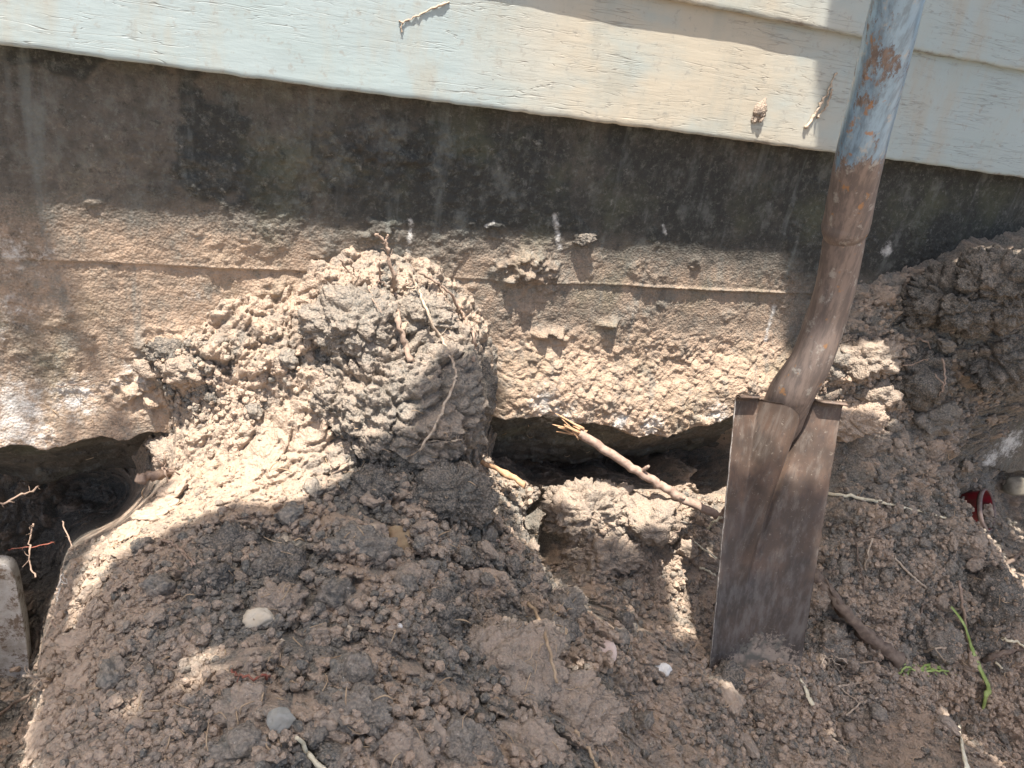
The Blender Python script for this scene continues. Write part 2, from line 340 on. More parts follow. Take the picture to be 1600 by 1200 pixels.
# ------------------------------------------------------------------ foundation wall
def prof(pts, Y=-0.02):
    q = np.array([at_y(a, b, Y) for a, b in pts]); return q[:, 0], q[:, 2]
LIPX, LIPZ = prof([(-200, 725), (0, 708), (60, 706), (140, 692), (250, 684), (330, 690), (500, 690), (700, 665), (780, 652), (850, 640), (900, 656), (950, 664), (1000, 682), (1050, 672), (1090, 660), (1140, 645), (1250, 650), (1400, 650), (1480, 700), (1540, 735), (1600, 745), (1700, 745)])
BOTX, BOTZ = prof([(-200, 775), (0, 756), (60, 765), (110, 752), (170, 740), (270, 745), (400, 740), (780, 712), (900, 716), (1000, 708), (1140, 690), (1400, 700), (1500, 722), (1600, 760), (1700, 765)], 0.12)
SEAM_Z = 0.281
def build_foundation():
    xs = spaced(-0.40, 1.95, 0.0021, -3.0, 5.0, 1.12)
    us = np.concatenate([np.linspace(0, 1, 330), 1 + np.linspace(0, 1, 50)[1:], 2 + np.linspace(0, 1, 40)[1:]])
    X, U = np.meshgrid(xs, us)
    lip = np.interp(X, LIPX, LIPZ); bot = np.minimum(np.interp(X, BOTX, BOTZ), lip - 0.012)
    P0 = np.stack([X.ravel(), np.zeros(X.size), (0.56 - U * 0.56).ravel()], 1)
    wob = fbm(P0 * [1, 1, 0], 26, 4, 3).reshape(X.shape)
    lip = lip + 0.010 * wob; bot = bot + 0.008 * fbm(P0 * [1, 1, 0], 19, 4, 9).reshape(X.shape)
    top = 0.56
    u1 = np.clip(U, 0, 1); u2 = np.clip(U - 1, 0, 1); u3 = np.clip(U - 2, 0, 1)
    Z = top - u1 * (top - lip) - u2 * (lip - bot)
    px, py = to_px(np.stack([X, np.zeros_like(X), Z], -1))
    mid = sstep(px, 745, 800) * (1 - sstep(px, 1190, 1260))            # part with stuck soil above the gap
    left = 1 - sstep(px, 230, 330)
    # bulge of the face towards the lip
    dz = Z - lip
    Y = -0.012 * left * np.exp(-(dz / 0.06) ** 2) - 0.03 * mid * sstep(-dz, -0.135, -0.03)
    Y = Y + u2 ** 0.7 * 0.14 + u3 * 0.8 + 0.004 * (u1 > 0.999)
    Z = Z - u3 * 0.01
    P = np.stack([X.ravel(), Y.ravel(), Z.ravel()], 1)
    S, T = X.ravel(), Z.ravel()
    seam = SEAM_Z + 0.0
    below = sstep(seam - T, -0.001, 0.0015)
    pxr, pyr = px.ravel(), py.ravel()
    # the seam ledge: real step, broken here and there
    ledge_on = sstep(fbm(np.stack([S, 0 * S, 0 * S], 1), 9, 3, 5) + 1.3 * sstep(pxr, 985, 1000) * (1 - sstep(pxr, 1218, 1228)) - 0.5 * sstep(pxr, 1230, 1260), -0.15, 0.1)
    lz = seam + 0.0015 * fbm(np.stack([S, 0 * S, 0 * S], 1), 30, 3, 8)
    ridge = np.exp(-((T - lz) / 0.0022) ** 2) * (0.0005 + 0.004 * ledge_on * (0.35 + 0.65 * sstep(pxr, 985, 1000)))
    disp = ridge + 0.003 * below * 0 - 0.0025 * np.clip(below, 0, 1) * np.exp(-np.clip(lz - T, 0, 1) / 0.02)
    # scale by surface roughness
    rug = 0.5 + 0.5 * sstep(-(T - 0.36), 0, 0.1)
    m = mid.ravel() * sstep(0.215 - T, -0.01, 0.05) * (U.ravel() < 1.6)
    disp = disp + 0.004 * fbm(P, 9, 4, 1) + rug * 0.0011 * fbm(P, 60, 4, 2, 0.6) + rug * 0.0008 * fbm(P, 220, 3, 4, 0.7)
    wx = S + 0.008 * fbm(P, 30, 3, 21); wy = T + 0.008 * fbm(P, 30, 3, 22)
    WW = np.stack([wx, P[:, 1], wy], 1)
    f1, f2, r = worley3(WW, 0.034, 31); disp = disp + m * (0.004 * r + 0.007 * fbm(P, 42, 4, 33)) * np.sqrt(np.clip((f2 - f1) * 2.2, 0, 1))
    f1, f2, r = worley3(WW, 0.015, 35); disp = disp + (m * 0.0038 + 0.0003 * rug) * r * np.sqrt(np.clip((f2 - f1) * 2.2, 0, 1))
    f1, f2, r = worley3(WW, 0.0075, 39); disp = disp + (m * 0.0030 + 0.0004 * rug) * r * np.sqrt(np.clip((f2 - f1) * 2.2, 0, 1))
    # stuck dirt crusts
    for (cx, cy, sx, sz, amp) in [(820, 415, .045, .020, .016), (830, 440, .05, .016, .012), (915, 372, .022, .013, .007), (590, 362, .03, .02, .010), (860, 520, .035, .010, .012), (960, 505, .03, .008, .010), (440, 462, .035, .02, .008), (700, 455, .03, .012, .009), (265, 555, .035, .03, .022), (230, 610, .05, .03, .014), (145, 316, .012, .005, .003), (1085, 410, .012, .01, .006), (760, 350, .03, .008, .006), (520, 250, .10, .05, .006), (330, 260, .12, .05, .004), (640, 230, .12, .04, .006)]:
        c = at_y(cx, cy, 0); g = np.exp(-(((S - c[0]) / sx) ** 2 + ((T - c[2]) / sz) ** 2) ** 1.3)
        disp = disp + amp * g * np.clip(0.55 + 1.5 * fbm(P, 75, 4, int(cx)), 0, 1.6)
    cm = fbm(P, 11, 4, 401) + 0.35 * sstep(pxr, 480, 560) * (1 - sstep(pxr, 780, 960)) * sstep(T, 0.33, 0.36) * (1 - sstep(T, 0.45, 0.5)) + 0.35 * sstep(pxr, 1180, 1240) * (1 - sstep(T, 0.40, 0.47))
    crust = sstep(cm, 0.22, 0.36) * (1 - m)
    disp = disp + crust * (0.0006 + 0.0030 * np.clip(fbm(P, 95, 4, 403, 0.65) + 0.35, 0, 1))
    # hidden parts behind siding stay flat
    disp = disp * sstep(0.535 - T, 0, 0.02) * (1 - 0.0 * U.ravel())
    k2 = np.clip(U.ravel() - 1, 0, 1); und = (1 - np.clip(U.ravel() - 2, 0, 1))
    P[:, 1] -= disp * und * (1 - 0.3 * k2); 
    f1, f2, r = worley3(P, 0.03, 51)
    P[:, 1] -= k2 * und * 0.012 * (r - 0.3)
    P[:, 2] -= np.clip(U.ravel() - 1.6, 0, 1) * 0.02 * fbm(P, 22, 3, 77)
    # tone (surface colour with some shade painted in) and white bloom
    big = fbm(P, 5, 3, 61)
    tone = 0.20 + 0.50 * sstep(0.345 + 0.01 * big - T, -0.03, 0.05) + 0.30 * m + 0.12 * sstep(0.17 - T, 0, 0.1)  # upper wall darker: the siding shadow is painted into the tone
    tone = tone + 0.10 * (1 - sstep(pxr, 380, 620)) - 0.08 * sstep(pxr, 480, 700) * sstep(T, 0.33, 0.37) - 0.40 * sstep(pxr, 1215, 1290)  # right end darkened too, shade painted into the tone
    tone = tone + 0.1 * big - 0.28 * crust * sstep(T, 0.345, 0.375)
    tone = np.where(U.ravel() > 1.05, 0.28 + 0.2 * big, tone)  # undercut below the lip coloured darker to stand in for its shade
    white = np.zeros(S.size)
    for (cx, cy, r_, a) in [(25, 645, .042, .68), (115, 630, .035, .62), (200, 600, .025, .45), (15, 670, .042, .68), (50, 690, .028, .66), (0, 500, .04, .35), (10, 405, .03, .45), (60, 407, .02, .35), (845, 625, .035, .5), (1015, 660, .024, .7), (965, 652, .02, .7), (870, 648, .03, .6), (1110, 640, .03, .55), (300, 470, .02, .3), (1590, 700, .04, .75), (1400, 395, .014, .8), (1545, 660, .03, .6), (1560, 725, .03, .75), (1510, 640, .012, .4)]:
        c = at_y(cx, cy, -0.02); white = np.maximum(white, a * np.exp(-(((S - c[0]) ** 2 + (T - c[2]) ** 2) / r_ ** 2)))
    for (x0, y0, x1, y1, wd) in [(643, 345, 634, 420, .0045), (866, 338, 874, 385, .006), (1211, 480, 1196, 530, .006), (1330, 500, 1320, 530, .004), (1035, 352, 1040, 366, .003), (770, 345, 758, 352, .003)]:
        a = at_y(x0, y0, 0)[[0, 2]]; b = at_y(x1, y1, 0)[[0, 2]]; d = b - a; L = (d ** 2).sum()
        tt = np.clip(((S - a[0]) * d[0] + (T - a[1]) * d[1]) / L, 0, 1)
        dd = (S - a[0] - tt * d[0]) ** 2 + (T - a[1] - tt * d[1]) ** 2
        white = np.maximum(white, 0.6 * np.exp(-dd / wd ** 2))
    white *= (U.ravel() < 1.4)
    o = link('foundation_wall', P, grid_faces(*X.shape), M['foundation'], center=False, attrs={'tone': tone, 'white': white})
    tag(o, 'rough concrete foundation footing under the siding, painted-in shade above and tan earth-stained below', 'foundation wall')
    return P.reshape(X.shape + (3,))
WALLP = build_foundation()

# ------------------------------------------------------------------ siding
def build_siding():
    root = thing('siding_wall', 'pale weathered clapboard siding with cracked paint above the foundation', 'siding', (0.4, 0.0, 0.517))
    zs = [0.517, 0.675, 0.833, 0.991]
    for i in range(4):
        z0 = zs[i]; z1 = z0 + 0.175
        xs = spaced(-0.3, 1.7, 0.006, -3.0, 5.0, 1.2)
        # profile: bottom-back, bottom-front edge (rounded), face up to under the next board
        yb = -0.0385; 
        pr = [(0.012, z0 + 0.001), (-0.02, z0), (yb + 0.003, z0), (yb + 0.0008, z0 + 0.0012), (yb, z0 + 0.004)]
        for q in np.linspace(0.02, 1, 26): pr.append((yb + 0.0128 * q, z0 + 0.004 + q * 0.17))
        pr.append((0.012, z1))
        pr = np.array(pr); X, K = np.meshgrid(xs, np.arange(len(pr)))
        Y = pr[K, 0]; Z = pr[K, 1]
        P = np.stack([X.ravel(), Y.ravel(), Z.ravel()], 1)
        n = fbm(P, 3, 3, 5 + i)
        P[:, 2] += 0.0022 * fbm(P * [1, 0, 0], 4, 4, 15 + i) * (K.ravel() < 8) + 0.0012 * fbm(P * [1, 0, 0], 60, 3, 25 + i) * (K.ravel() < 5)
        P[:, 1] += 0.0010 * n + 0.0005 * fbm(P, 25, 3, 35 + i)
        px, py = to_px(P)
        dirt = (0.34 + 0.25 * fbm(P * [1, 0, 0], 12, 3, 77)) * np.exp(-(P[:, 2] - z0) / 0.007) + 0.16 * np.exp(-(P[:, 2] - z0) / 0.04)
        if i == 0:
            for (cx, cy, r_, a) in [(205, 38, .014, .55), (690, 145, .02, .4), (1500, 75, .03, .35), (1440, 130, .03, .35), (1230, 140, .012, .4), (660, 30, .03, .22), (1250, 90, .02, .3), (600, 140, .02, .4), (110, 70, .015, .45)]:
                c = at_y(cx, cy, yb); dirt = np.maximum(dirt, a * np.exp(-((P[:, 0] - c[0]) ** 2 + (P[:, 2] - c[2]) ** 2) / r_ ** 2))
        o = link('siding_board', P, grid_faces(*X.shape), M['siding'], root, attrs={'dirt': dirt, 'warm': np.exp(-((px - 1060) / 260.0) ** 2) * (py > -200)})
    return root
build_siding()

# ------------------------------------------------------------------ ground
E = math.radians(36); DV = np.array([0, -math.cos(E), math.sin(E)]); TV = np.array([0, math.sin(E), math.cos(E)])
# px, py, Y, tone, rough, crack
CP = [
 (480,470,.0,.5,.5,.3),(520,445,-.03,.5,.5,.4),(600,440,-.05,.55,.5,.4),(680,480,-.04,.55,.6,.4),(735,520,-.01,.5,.6,.3),
 (520,520,-.08,.3,.4,.7),(600,520,-.11,.3,.4,.7),(680,560,-.11,.25,.4,.6),(740,600,-.07,.25,.4,.4),(560,600,-.13,.4,.3,.8),(640,640,-.15,.3,.3,.9),(720,660,-.12,.2,.5,.4),(480,600,-.10,.6,.4,.6),
 (400,500,.0,.5,.6,.3),(340,515,.012,.55,.6,.2),(280,520,.03,.6,.6,.2),(300,560,-.02,.5,.8,.3),(400,570,-.05,.6,.7,.5),(250,600,.0,.5,.7,.4),(330,640,-.05,.8,.4,.7),(420,660,-.09,.85,.3,.8),(500,680,-.14,.7,.4,.8),(580,700,-.17,.5,.5,.7),
 (290,700,-.05,.7,.5,.4),(272,740,-.07,.75,.4,.4),(350,740,-.12,.9,.3,.7),(440,750,-.17,.85,.4,.5),(540,760,-.2,.4,.7,.3),(640,745,-.19,.15,.9,.2),(715,735,-.18,.1,.9,.2),(740,790,-.22,.1,.8,.1),
 (280,775,-.12,.9,.3,.3),(232,808,-.165,.95,.5,.3),(172,862,-.245,.95,.5,.3),(150,918,-.295,.95,.5,.2),(138,1000,-.365,.9,.5,.2),(112,1060,-.415,.75,.5,.2),(78,1130,-.475,.6,.5,.2),(48,1200,-.535,.6,.2,.1),
 (180,800,.2,.15,.5,0),(100,850,.18,.15,.6,0),(95,900,.14,.1,.6,0),(70,1000,.06,.1,.6,0),(45,1100,-.05,.1,.6,0),(5,1200,-.16,.1,.6,0),(0,800,.16,.2,.6,0),(0,900,.14,.15,.6,0),(200,765,.25,.3,.5,0),(120,755,.3,.3,.5,0),(-150,900,.06,.4,.6,0),(-150,1100,-.1,.4,.6,0),  # left hole: soil tone lowered to paint in the shade of the pit
 (350,820,-.26,.5,.5,.2),(500,830,-.27,.3,.8,.1),(650,830,-.27,.3,.9,.1),(250,900,-.33,.4,.5,.2),(400,900,-.34,.15,.9,.1),(550,900,-.35,.25,.9,0),(700,880,-.31,.35,.9,0),(200,1000,-.42,.45,.5,.2),(350,1000,-.44,.4,.7,0),(500,1000,-.45,.3,.9,0),(700,980,-.41,.35,.9,0),
 (780,875,-.27,.4,.8,0),(830,925,-.31,.4,.8,0),(910,965,-.34,.35,.8,0),(850,1000,-.39,.35,.8,0),(150,1100,-.49,.5,.2,.2),(300,1100,-.51,.5,.4,.1),(500,1100,-.53,.3,.9,0),(700,1100,-.51,.35,.9,0),(900,1080,-.45,.4,.7,.2),(100,1200,-.57,.5,.2,.1),(400,1200,-.6,.35,.8,0),(700,1200,-.59,.35,.9,0),(1000,1200,-.53,.4,.4,.7),
 (960,1000,-.36,.35,.7,.2),(1050,1020,-.34,.4,.4,.5),(1100,1060,-.36,.45,.3,.7),(1000,1100,-.43,.45,.3,.8),(1150,1110,-.40,.4,.3,.7),(1180,1078,-.392,.5,.6,.1),(1112,1072,-.402,.5,.5,.1),(1240,1060,-.378,.5,.6,.1),(1300,1075,-.37,.5,.6,.1),
 (760,720,.12,.3,.5,0),(850,712,.25,.4,.4,0),(950,720,.25,.35,.4,0),(1050,715,.2,.35,.4,0),(1110,692,.12,.35,.5,0),(775,790,.11,.15,.6,0),(788,838,.05,.15,.6,0),(840,888,-.10,.2,.6,0),
 (800,738,.15,.3,.5,0),(805,785,.09,.15,.5,0),(812,760,.13,.2,.5,0),(808,825,.0,.15,.5,0),(860,732,.22,.3,.5,0),(950,738,.2,.3,.5,0),(1030,742,.12,.3,.5,0),
 (842,776,-.08,.5,.7,.2),(900,758,-.085,.75,.6,.2),(980,772,-.08,.7,.6,.2),(1060,780,-.07,.55,.6,.1),(1110,730,-.03,.5,.6,.1),(900,820,-.12,.5,.6,.1),(1000,830,-.12,.5,.6,.1),(950,885,-.13,.4,.7,.1),(1090,850,-.14,.85,.4,.1),(900,915,-.19,.4,.7,0),(1000,950,-.2,.6,.5,0),(1090,930,-.19,.75,.2,.1),(1110,1000,-.27,.4,.4,0),
 (1240,560,.0,.35,.7,0),(1300,535,-.03,.3,.8,0),(1400,510,-.04,.15,.7,0),(1350,575,-.08,.55,.8,.1),(1415,590,-.07,.2,.8,0),(1330,640,-.11,.8,.3,.4),(1250,650,-.08,.7,.4,.1),(1420,640,-.10,.5,.5,.1),(1340,700,-.14,.5,.5,.2),(1440,700,-.14,.5,.6,.1),(1485,695,-.13,.35,.6,0),
 (1470,735,-.150,.4,.4,0),(1500,785,-.185,.6,.2,0),(1545,845,-.235,.6,.2,0),(1600,905,-.285,.5,.2,0),(1300,780,-.18,.35,.5,.3),(1400,800,-.21,.3,.6,.3),(1480,800,-.195,.4,.5,.2),(1300,880,-.24,.35,.6,.2),(1400,900,-.27,.3,.6,.3),(1500,900,-.27,.25,.7,.2),
 (1280,960,-.28,.3,.7,.1),(1400,1000,-.32,.4,.6,.1),(1550,1000,-.35,.35,.6,.1),(1300,1040,-.33,.5,.6,0),(1450,1070,-.37,.6,.6,0),(1600,1080,-.40,.6,.6,0),(1300,1150,-.42,.6,.6,.2),(1450,1200,-.47,.6,.6,.1),(1600,1200,-.48,.6,.6,.1),(1200,1200,-.48,.5,.4,.4),
 (1540,745,.14,.2,.4,0),(1565,790,.09,.15,.5,0),(1600,800,.06,.15,.5,0),(1595,845,.0,.15,.5,0),(1680,820,.0,.2,.5,0),
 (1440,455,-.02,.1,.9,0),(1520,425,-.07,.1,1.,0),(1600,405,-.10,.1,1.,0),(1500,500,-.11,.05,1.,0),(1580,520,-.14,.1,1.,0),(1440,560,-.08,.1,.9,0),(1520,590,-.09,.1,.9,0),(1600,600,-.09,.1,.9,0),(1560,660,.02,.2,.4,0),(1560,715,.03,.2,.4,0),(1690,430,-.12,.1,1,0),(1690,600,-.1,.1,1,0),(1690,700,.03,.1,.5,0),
 # hidden behind the concrete face
 (100,600,.06,.5,.3,0),(100,450,.06,.5,.3,0),(100,690,.14,.5,.3,0),(230,690,.08,.5,.3,0),(220,520,.06,.5,.3,0),(350,420,.05,.5,.3,0),(560,380,.04,.5,.3,0),(700,400,.05,.5,.3,0),(800,500,.05,.5,.3,0),(850,600,.06,.5,.3,0),(1000,560,.06,.5,.3,0),(1000,650,.10,.5,.3,0),(1130,620,.08,.5,.3,0),(1130,500,.05,.5,.3,0),(800,640,.07,.5,.3,0),(1200,400,.06,.5,.3,0),(1350,400,.05,.5,.3,0),(1500,350,.06,.3,.3,0),(1500,385,.03,.1,.5,0),(1600,365,.04,.1,.5,0),(1430,415,.03,.1,.5,0),(1560,340,.06,.3,.3,0),(1200,560,.05,.5,.3,0),(800,200,.08,.5,.3,0),(200,200,.08,.5,.3,0),(1500,200,.1,.5,.3,0),(-150,600,.06,.5,.3,0),(-150,700,.12,.5,.3,0),(1690,350,.05,.5,.3,0),
]
WP = [(-.7,-.4,-.02),(-.6,-.1,-.25),(-.45,-.45,-.25),(-.3,-.8,.0),(.3,-.85,.05),(1.0,-.85,-.08),(1.7,-.75,-.12),(2.2,-.4,-.12),(2.3,-.15,.1),(-.9,-.8,.0),(.3,-1.3,.03),(1.5,-1.3,-.05)]
DROP = [(1470,735,-.15,.035,.03,-.14),(1500,785,-.185,.035,.025,-.16),(1545,845,-.235,.035,.025,-.16),(1600,905,-.285,.035,.025,-.14),
 (120,900,-.27,-.03,.02,-.14),(100,1000,-.345,-.03,.02,-.14),(75,1080,-.42,-.03,.02,-.14),(745,775,-.22,.03,.02,-.14),(780,850,-.255,.03,.025,-.09),(830,900,-.29,.03,.025,-.07)]
def build_rbf():
    pts, val = [], []
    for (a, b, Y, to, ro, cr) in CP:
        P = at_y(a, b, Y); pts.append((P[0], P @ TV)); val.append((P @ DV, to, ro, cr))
    for (x, y, z) in WP:
        P = np.array([x, y, z]); pts.append((x, P @ TV)); val.append((P @ DV, .45, .5, .1))
    for (a, b, Y, ds, dt, dh) in DROP:
        P = at_y(a, b, Y); pts.append((P[0] + ds, P @ TV + dt)); val.append((P @ DV + dh, .25, .4, 0))
    pts = np.array(pts); val = np.array(val)
    D = np.linalg.norm(pts[:, None] - pts[None], axis=2); n = len(pts)
    A = np.zeros((n + 3, n + 3)); A[:n, :n] = np.sqrt(D ** 2 + 0.012 ** 2) * -1 - 0.0015 * 0 * np.eye(n)
    A[:n, n] = 1; A[:n, n + 1:n + 3] = pts; A[n:, :n] = A[:n, n:].T
    B = np.zeros((n + 3, 4)); B[:n] = val
    A[:n, :n] += 0.004 * np.eye(n)
    W = np.linalg.solve(A, B)
    return pts, W
RP, RW = build_rbf()
def rbf(s, t):
    out = np.empty((s.size, 4))
    for i in range(0, s.size, 40000):
        q = np.stack([s[i:i + 40000], t[i:i + 40000]], 1)
        D2 = (q[:, 0:1] - RP[None, :, 0]) ** 2 + (q[:, 1:2] - RP[None, :, 1]) ** 2
        out[i:i + 40000] = -np.sqrt(D2 + 0.012 ** 2) @ RW[:-3] + RW[-3] + q @ RW[-2:]
    return out
def build_ground():
    ss = spaced(-0.34, 1.90, 0.0016, -9, 11, 1.11); ts = np.concatenate([spaced(-0.62, 0.02, 0.0013, -7.0, 0.0201, 1.11), np.arange(0.0220, 0.30, 0.0016), [0.31, 0.34, 0.40]])
    # coarse fields first, then interpolate bilinearly
    cs = np.linspace(-1.2, 2.6, 420); ct = np.linspace(-1.3, 0.45, 330)
    CS, CT = np.meshgrid(cs, ct); Fc = rbf(CS.ravel(), CT.ravel()).reshape(CT.shape + (4,))
    S, T = np.meshgrid(ss, ts)
    fs = np.clip((S - cs[0]) / (cs[1] - cs[0]), 0, len(cs) - 1.001); ft = np.clip((T - ct[0]) / (ct[1] - ct[0]), 0, len(ct) - 1.001)
    i, j = ft.astype(int), fs.astype(int); a = (ft - i)[..., None]; b = (fs - j)[..., None]
    V = (Fc[i, j] * (1 - b) + Fc[i, j + 1] * b) * (1 - a) + (Fc[i + 1, j] * (1 - b) + Fc[i + 1, j + 1] * b) * a
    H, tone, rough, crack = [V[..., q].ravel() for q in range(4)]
    s, t = S.ravel(), T.ravel()
    flat = (-0.03 - t * math.cos(E)) / math.sin(E)
    far = np.maximum.reduce([sstep(s, 2.0, 2.6), sstep(-s, 0.6, 1.1), sstep(-t, 0.75, 1.2)])
    H = H * (1 - far) + np.where(t < 0.05, flat, np.minimum(flat, -0.2)) * far
    rough = np.clip(rough, 0.1, 1); crack = np.clip(crack, 0, 1); tone = np.clip(tone, 0, 1)
    P = np.outer(s, [1, 0, 0]) + np.outer(t, TV) + np.outer(H, DV)
    # warp so that the cells do not line up
    WP3 = P + np.stack([0.010 * fbm(P, 18, 3, 101) + 0.003 * fbm(P, 90, 2, 103), 0.010 * fbm(P, 18, 3, 102) + 0.003 * fbm(P, 90, 2, 104), 0.010 * fbm(P, 18, 3, 105)], 1)
    d = 0.010 * fbm(P, 8, 4, 105) * (0.5 + rough) + 0.0022 * fbm(P, 110, 3, 112, 0.7) + 0.006 * fbm(P, 30, 4, 106, 0.6)
    tn = np.zeros(s.size)
    pa = fbm(P, 16, 3, 111)
    for cell, amp, sd in ((0.085, 0.030, 191), (0.050, 0.030, 201), (0.030, 0.021, 211), (0.018, 0.0115, 221), (0.011, 0.0085, 231), (0.0065, 0.0045, 241)):
        f1, f2, r = worley3(WP3, cell, sd)
        e = f2 - f1; keepc = sstep(r + 0.35 * rough + 0.25 * pa, 0.25, 0.5)
        dome = np.sqrt(np.clip(e * (3.0 + 3 * crack), 0, 1)) * (0.2 + 0.8 * r)
        d = d + amp * (0.12 + rough) * (1 - 0.45 * crack) * dome * keepc
        if cell > 0.008: tn = tn + (r - 0.5) * 0.7 * rough
    # drying cracks
    for cell, amp, wd, sd in ((0.080, 0.013, 0.045, 301), (0.036, 0.007, 0.06, 311), (0.016, 0.003, 0.08, 321)):
        f1, f2, r = worley3(WP3, cell, sd)
        e = f2 - f1; g = np.clip(fbm(P, 12, 3, sd + 5) * 1.8 + crack * 1.2 - 0.3, 0, 1)
        d = d - amp * g * (1 - sstep(e, 0, wd * 2)) + amp * 0.4 * g * r
    d = d + 0.0011 * fbm(P, 260, 3, 107, 0.7)
    Hg = H.reshape(S.shape); gy, gx = np.gradient(Hg, ts, ss); sl_ = np.hypot(gx, gy).ravel()
    d = d / (1 + (np.clip(sl_ - 3.5, 0, None) / 2.5) ** 2)
    H2 = H + d * (1 - 0.7 * far)
    P = np.outer(s, [1, 0, 0]) + np.outer(t, TV) + np.outer(H2, DV)
    white = np.zeros(s.size)
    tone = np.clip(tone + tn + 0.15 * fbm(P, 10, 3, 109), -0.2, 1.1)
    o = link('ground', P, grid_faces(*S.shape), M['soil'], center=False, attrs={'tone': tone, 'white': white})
    o['kind'] = 'structure'; o['label'] = 'dug earth heaped in front of the foundation, crumbly, dark in places and tan in others'
    return ss, ts, P.reshape(S.shape + (3,)), rough.reshape(S.shape), tone.reshape(S.shape)
GS, GT, GP, GR, GTONE = build_ground()

# ray target: thinned copies of ground and wall
def make_bvh(extra=()):
    vs, fs, off = [], [], 0
    for A, st in ((GP, 3), (WALLP, 3)):
        B = A[::st, ::st]; vs.append(B.reshape(-1, 3)); fs.append(grid_faces(B.shape[0], B.shape[1]) + off); off += B.shape[0] * B.shape[1]
    q = []
    for z0 in (0.517, 0.675, 0.833): q += [(-3, -.0387, z0), (5, -.0387, z0), (5, -.0267, z0 + .158), (-3, -.0267, z0 + .158)]
    vs.append(np.array(q)); fs.append(np.arange(12).reshape(3, 4) + off)
    off += 12; F_ = np.concatenate(fs).tolist()
    for v, f in extra: vs.append(v); F_ += (f + off).tolist(); off += len(v)
    return BVHTree.FromPolygons(np.concatenate(vs).tolist(), F_)
BV = make_bvh()
def hit(px, py, lift=0.0):
    d = ray(px, py); n = np.linalg.norm(d); d = d / n
    r = BV.ray_cast(Vector(CAM), Vector(d), 20)
    if r[0] is None: return at_t(px, py, 1.2), Vector((0, -1, 0))
    return np.array(r[0]) - d * lift, r[1] if r[1].dot(Vector(d)) < 0 else -r[1]
def pt_scale(P): return float((-(P - CAM) @ ROT[:, 2])) / F      # metres per photo pixel at a point

# ------------------------------------------------------------------ clods and stones
def ico(sub):
    import bmesh
    bm = bmesh.new(); bmesh.ops.create_icosphere(bm, subdivisions=sub, radius=1)
    v = np.array([x.co[:] for x in bm.verts]); f = np.array([[q.index for q in x.verts] for x in bm.faces]); bm.free(); return v, f
ICO = {s: ico(s) for s in (1, 2, 3, 4, 5, 6, 7)}
def lump(sub, seed, blocky=0.5, rough=0.25, fine=0.06):
    v, f = ICO[sub]; v = v.copy(); r = np.random.RandomState(seed)
    for _ in range(int(6 + 5 * blocky)):           # flat facets
        n = r.normal(size=3); n /= np.linalg.norm(n); c = 0.62 + 0.28 * r.rand()
        dd = v @ n; over = np.clip(dd - c, 0, None); v = v - np.outer(over * (0.6 + 0.35 * blocky), n)
    nn = v / np.linalg.norm(v, axis=1)[:, None]
    k = 1 + rough * fbm(nn + seed * 3.1, 1.4, 3, seed)
    if sub >= 3:
        k = k + fine * 0.8 * fbm(nn + seed, 5, 4, seed + 3, 0.65)
        if fine > 0.04:
            wn = nn * k[:, None] + 0.12 * np.stack([fbm(nn + q, 3, 3, seed + q) for q in (1, 2, 3)], 1)
            for cell, am in ((0.75, .22), (0.36, .12), (0.18, .055)) + (((0.09, .028),) if sub >= 5 else ()) + (((0.05, .018),) if sub >= 6 else ()):
                f1, f2, r = worley3(wn + seed, cell, seed + 11)
                k = k + am * (0.8 if sub >= 6 else 1.0) * (0.5 + fine * 6) * np.sqrt(np.clip((f2 - f1) * 2.6, 0, 1)) * (0.15 + 0.85 * r) - am * 0.6
    return v * k[:, None], f
def frame_from_normal(n, spin):
    n = Vector(n).normalized(); q = n.to_track_quat('Z', 'Y').to_matrix(); return q @ Matrix.Rotation(spin, 3, 'Z')

def ground_sample(s, t):
    j = np.clip(np.searchsorted(GS, s), 1, len(GS) - 2); i = np.clip(np.searchsorted(GT, t), 1, len(GT) - 2)
    P = GP[i, j]; k = 4
    i0, i1, j0, j1 = np.clip(i - k, 0, None), np.clip(i + k, None, len(GT) - 1), np.clip(j - k, 0, None), np.clip(j + k, None, len(GS) - 1)
    n = np.cross(GP[i, j1] - GP[i, j0], GP[i1, j] - GP[i0, j]); n /= np.linalg.norm(n, axis=1)[:, None]
    n *= np.sign(n @ DV)[:, None]
    return P, n, GR[i, j], GTONE[i, j]

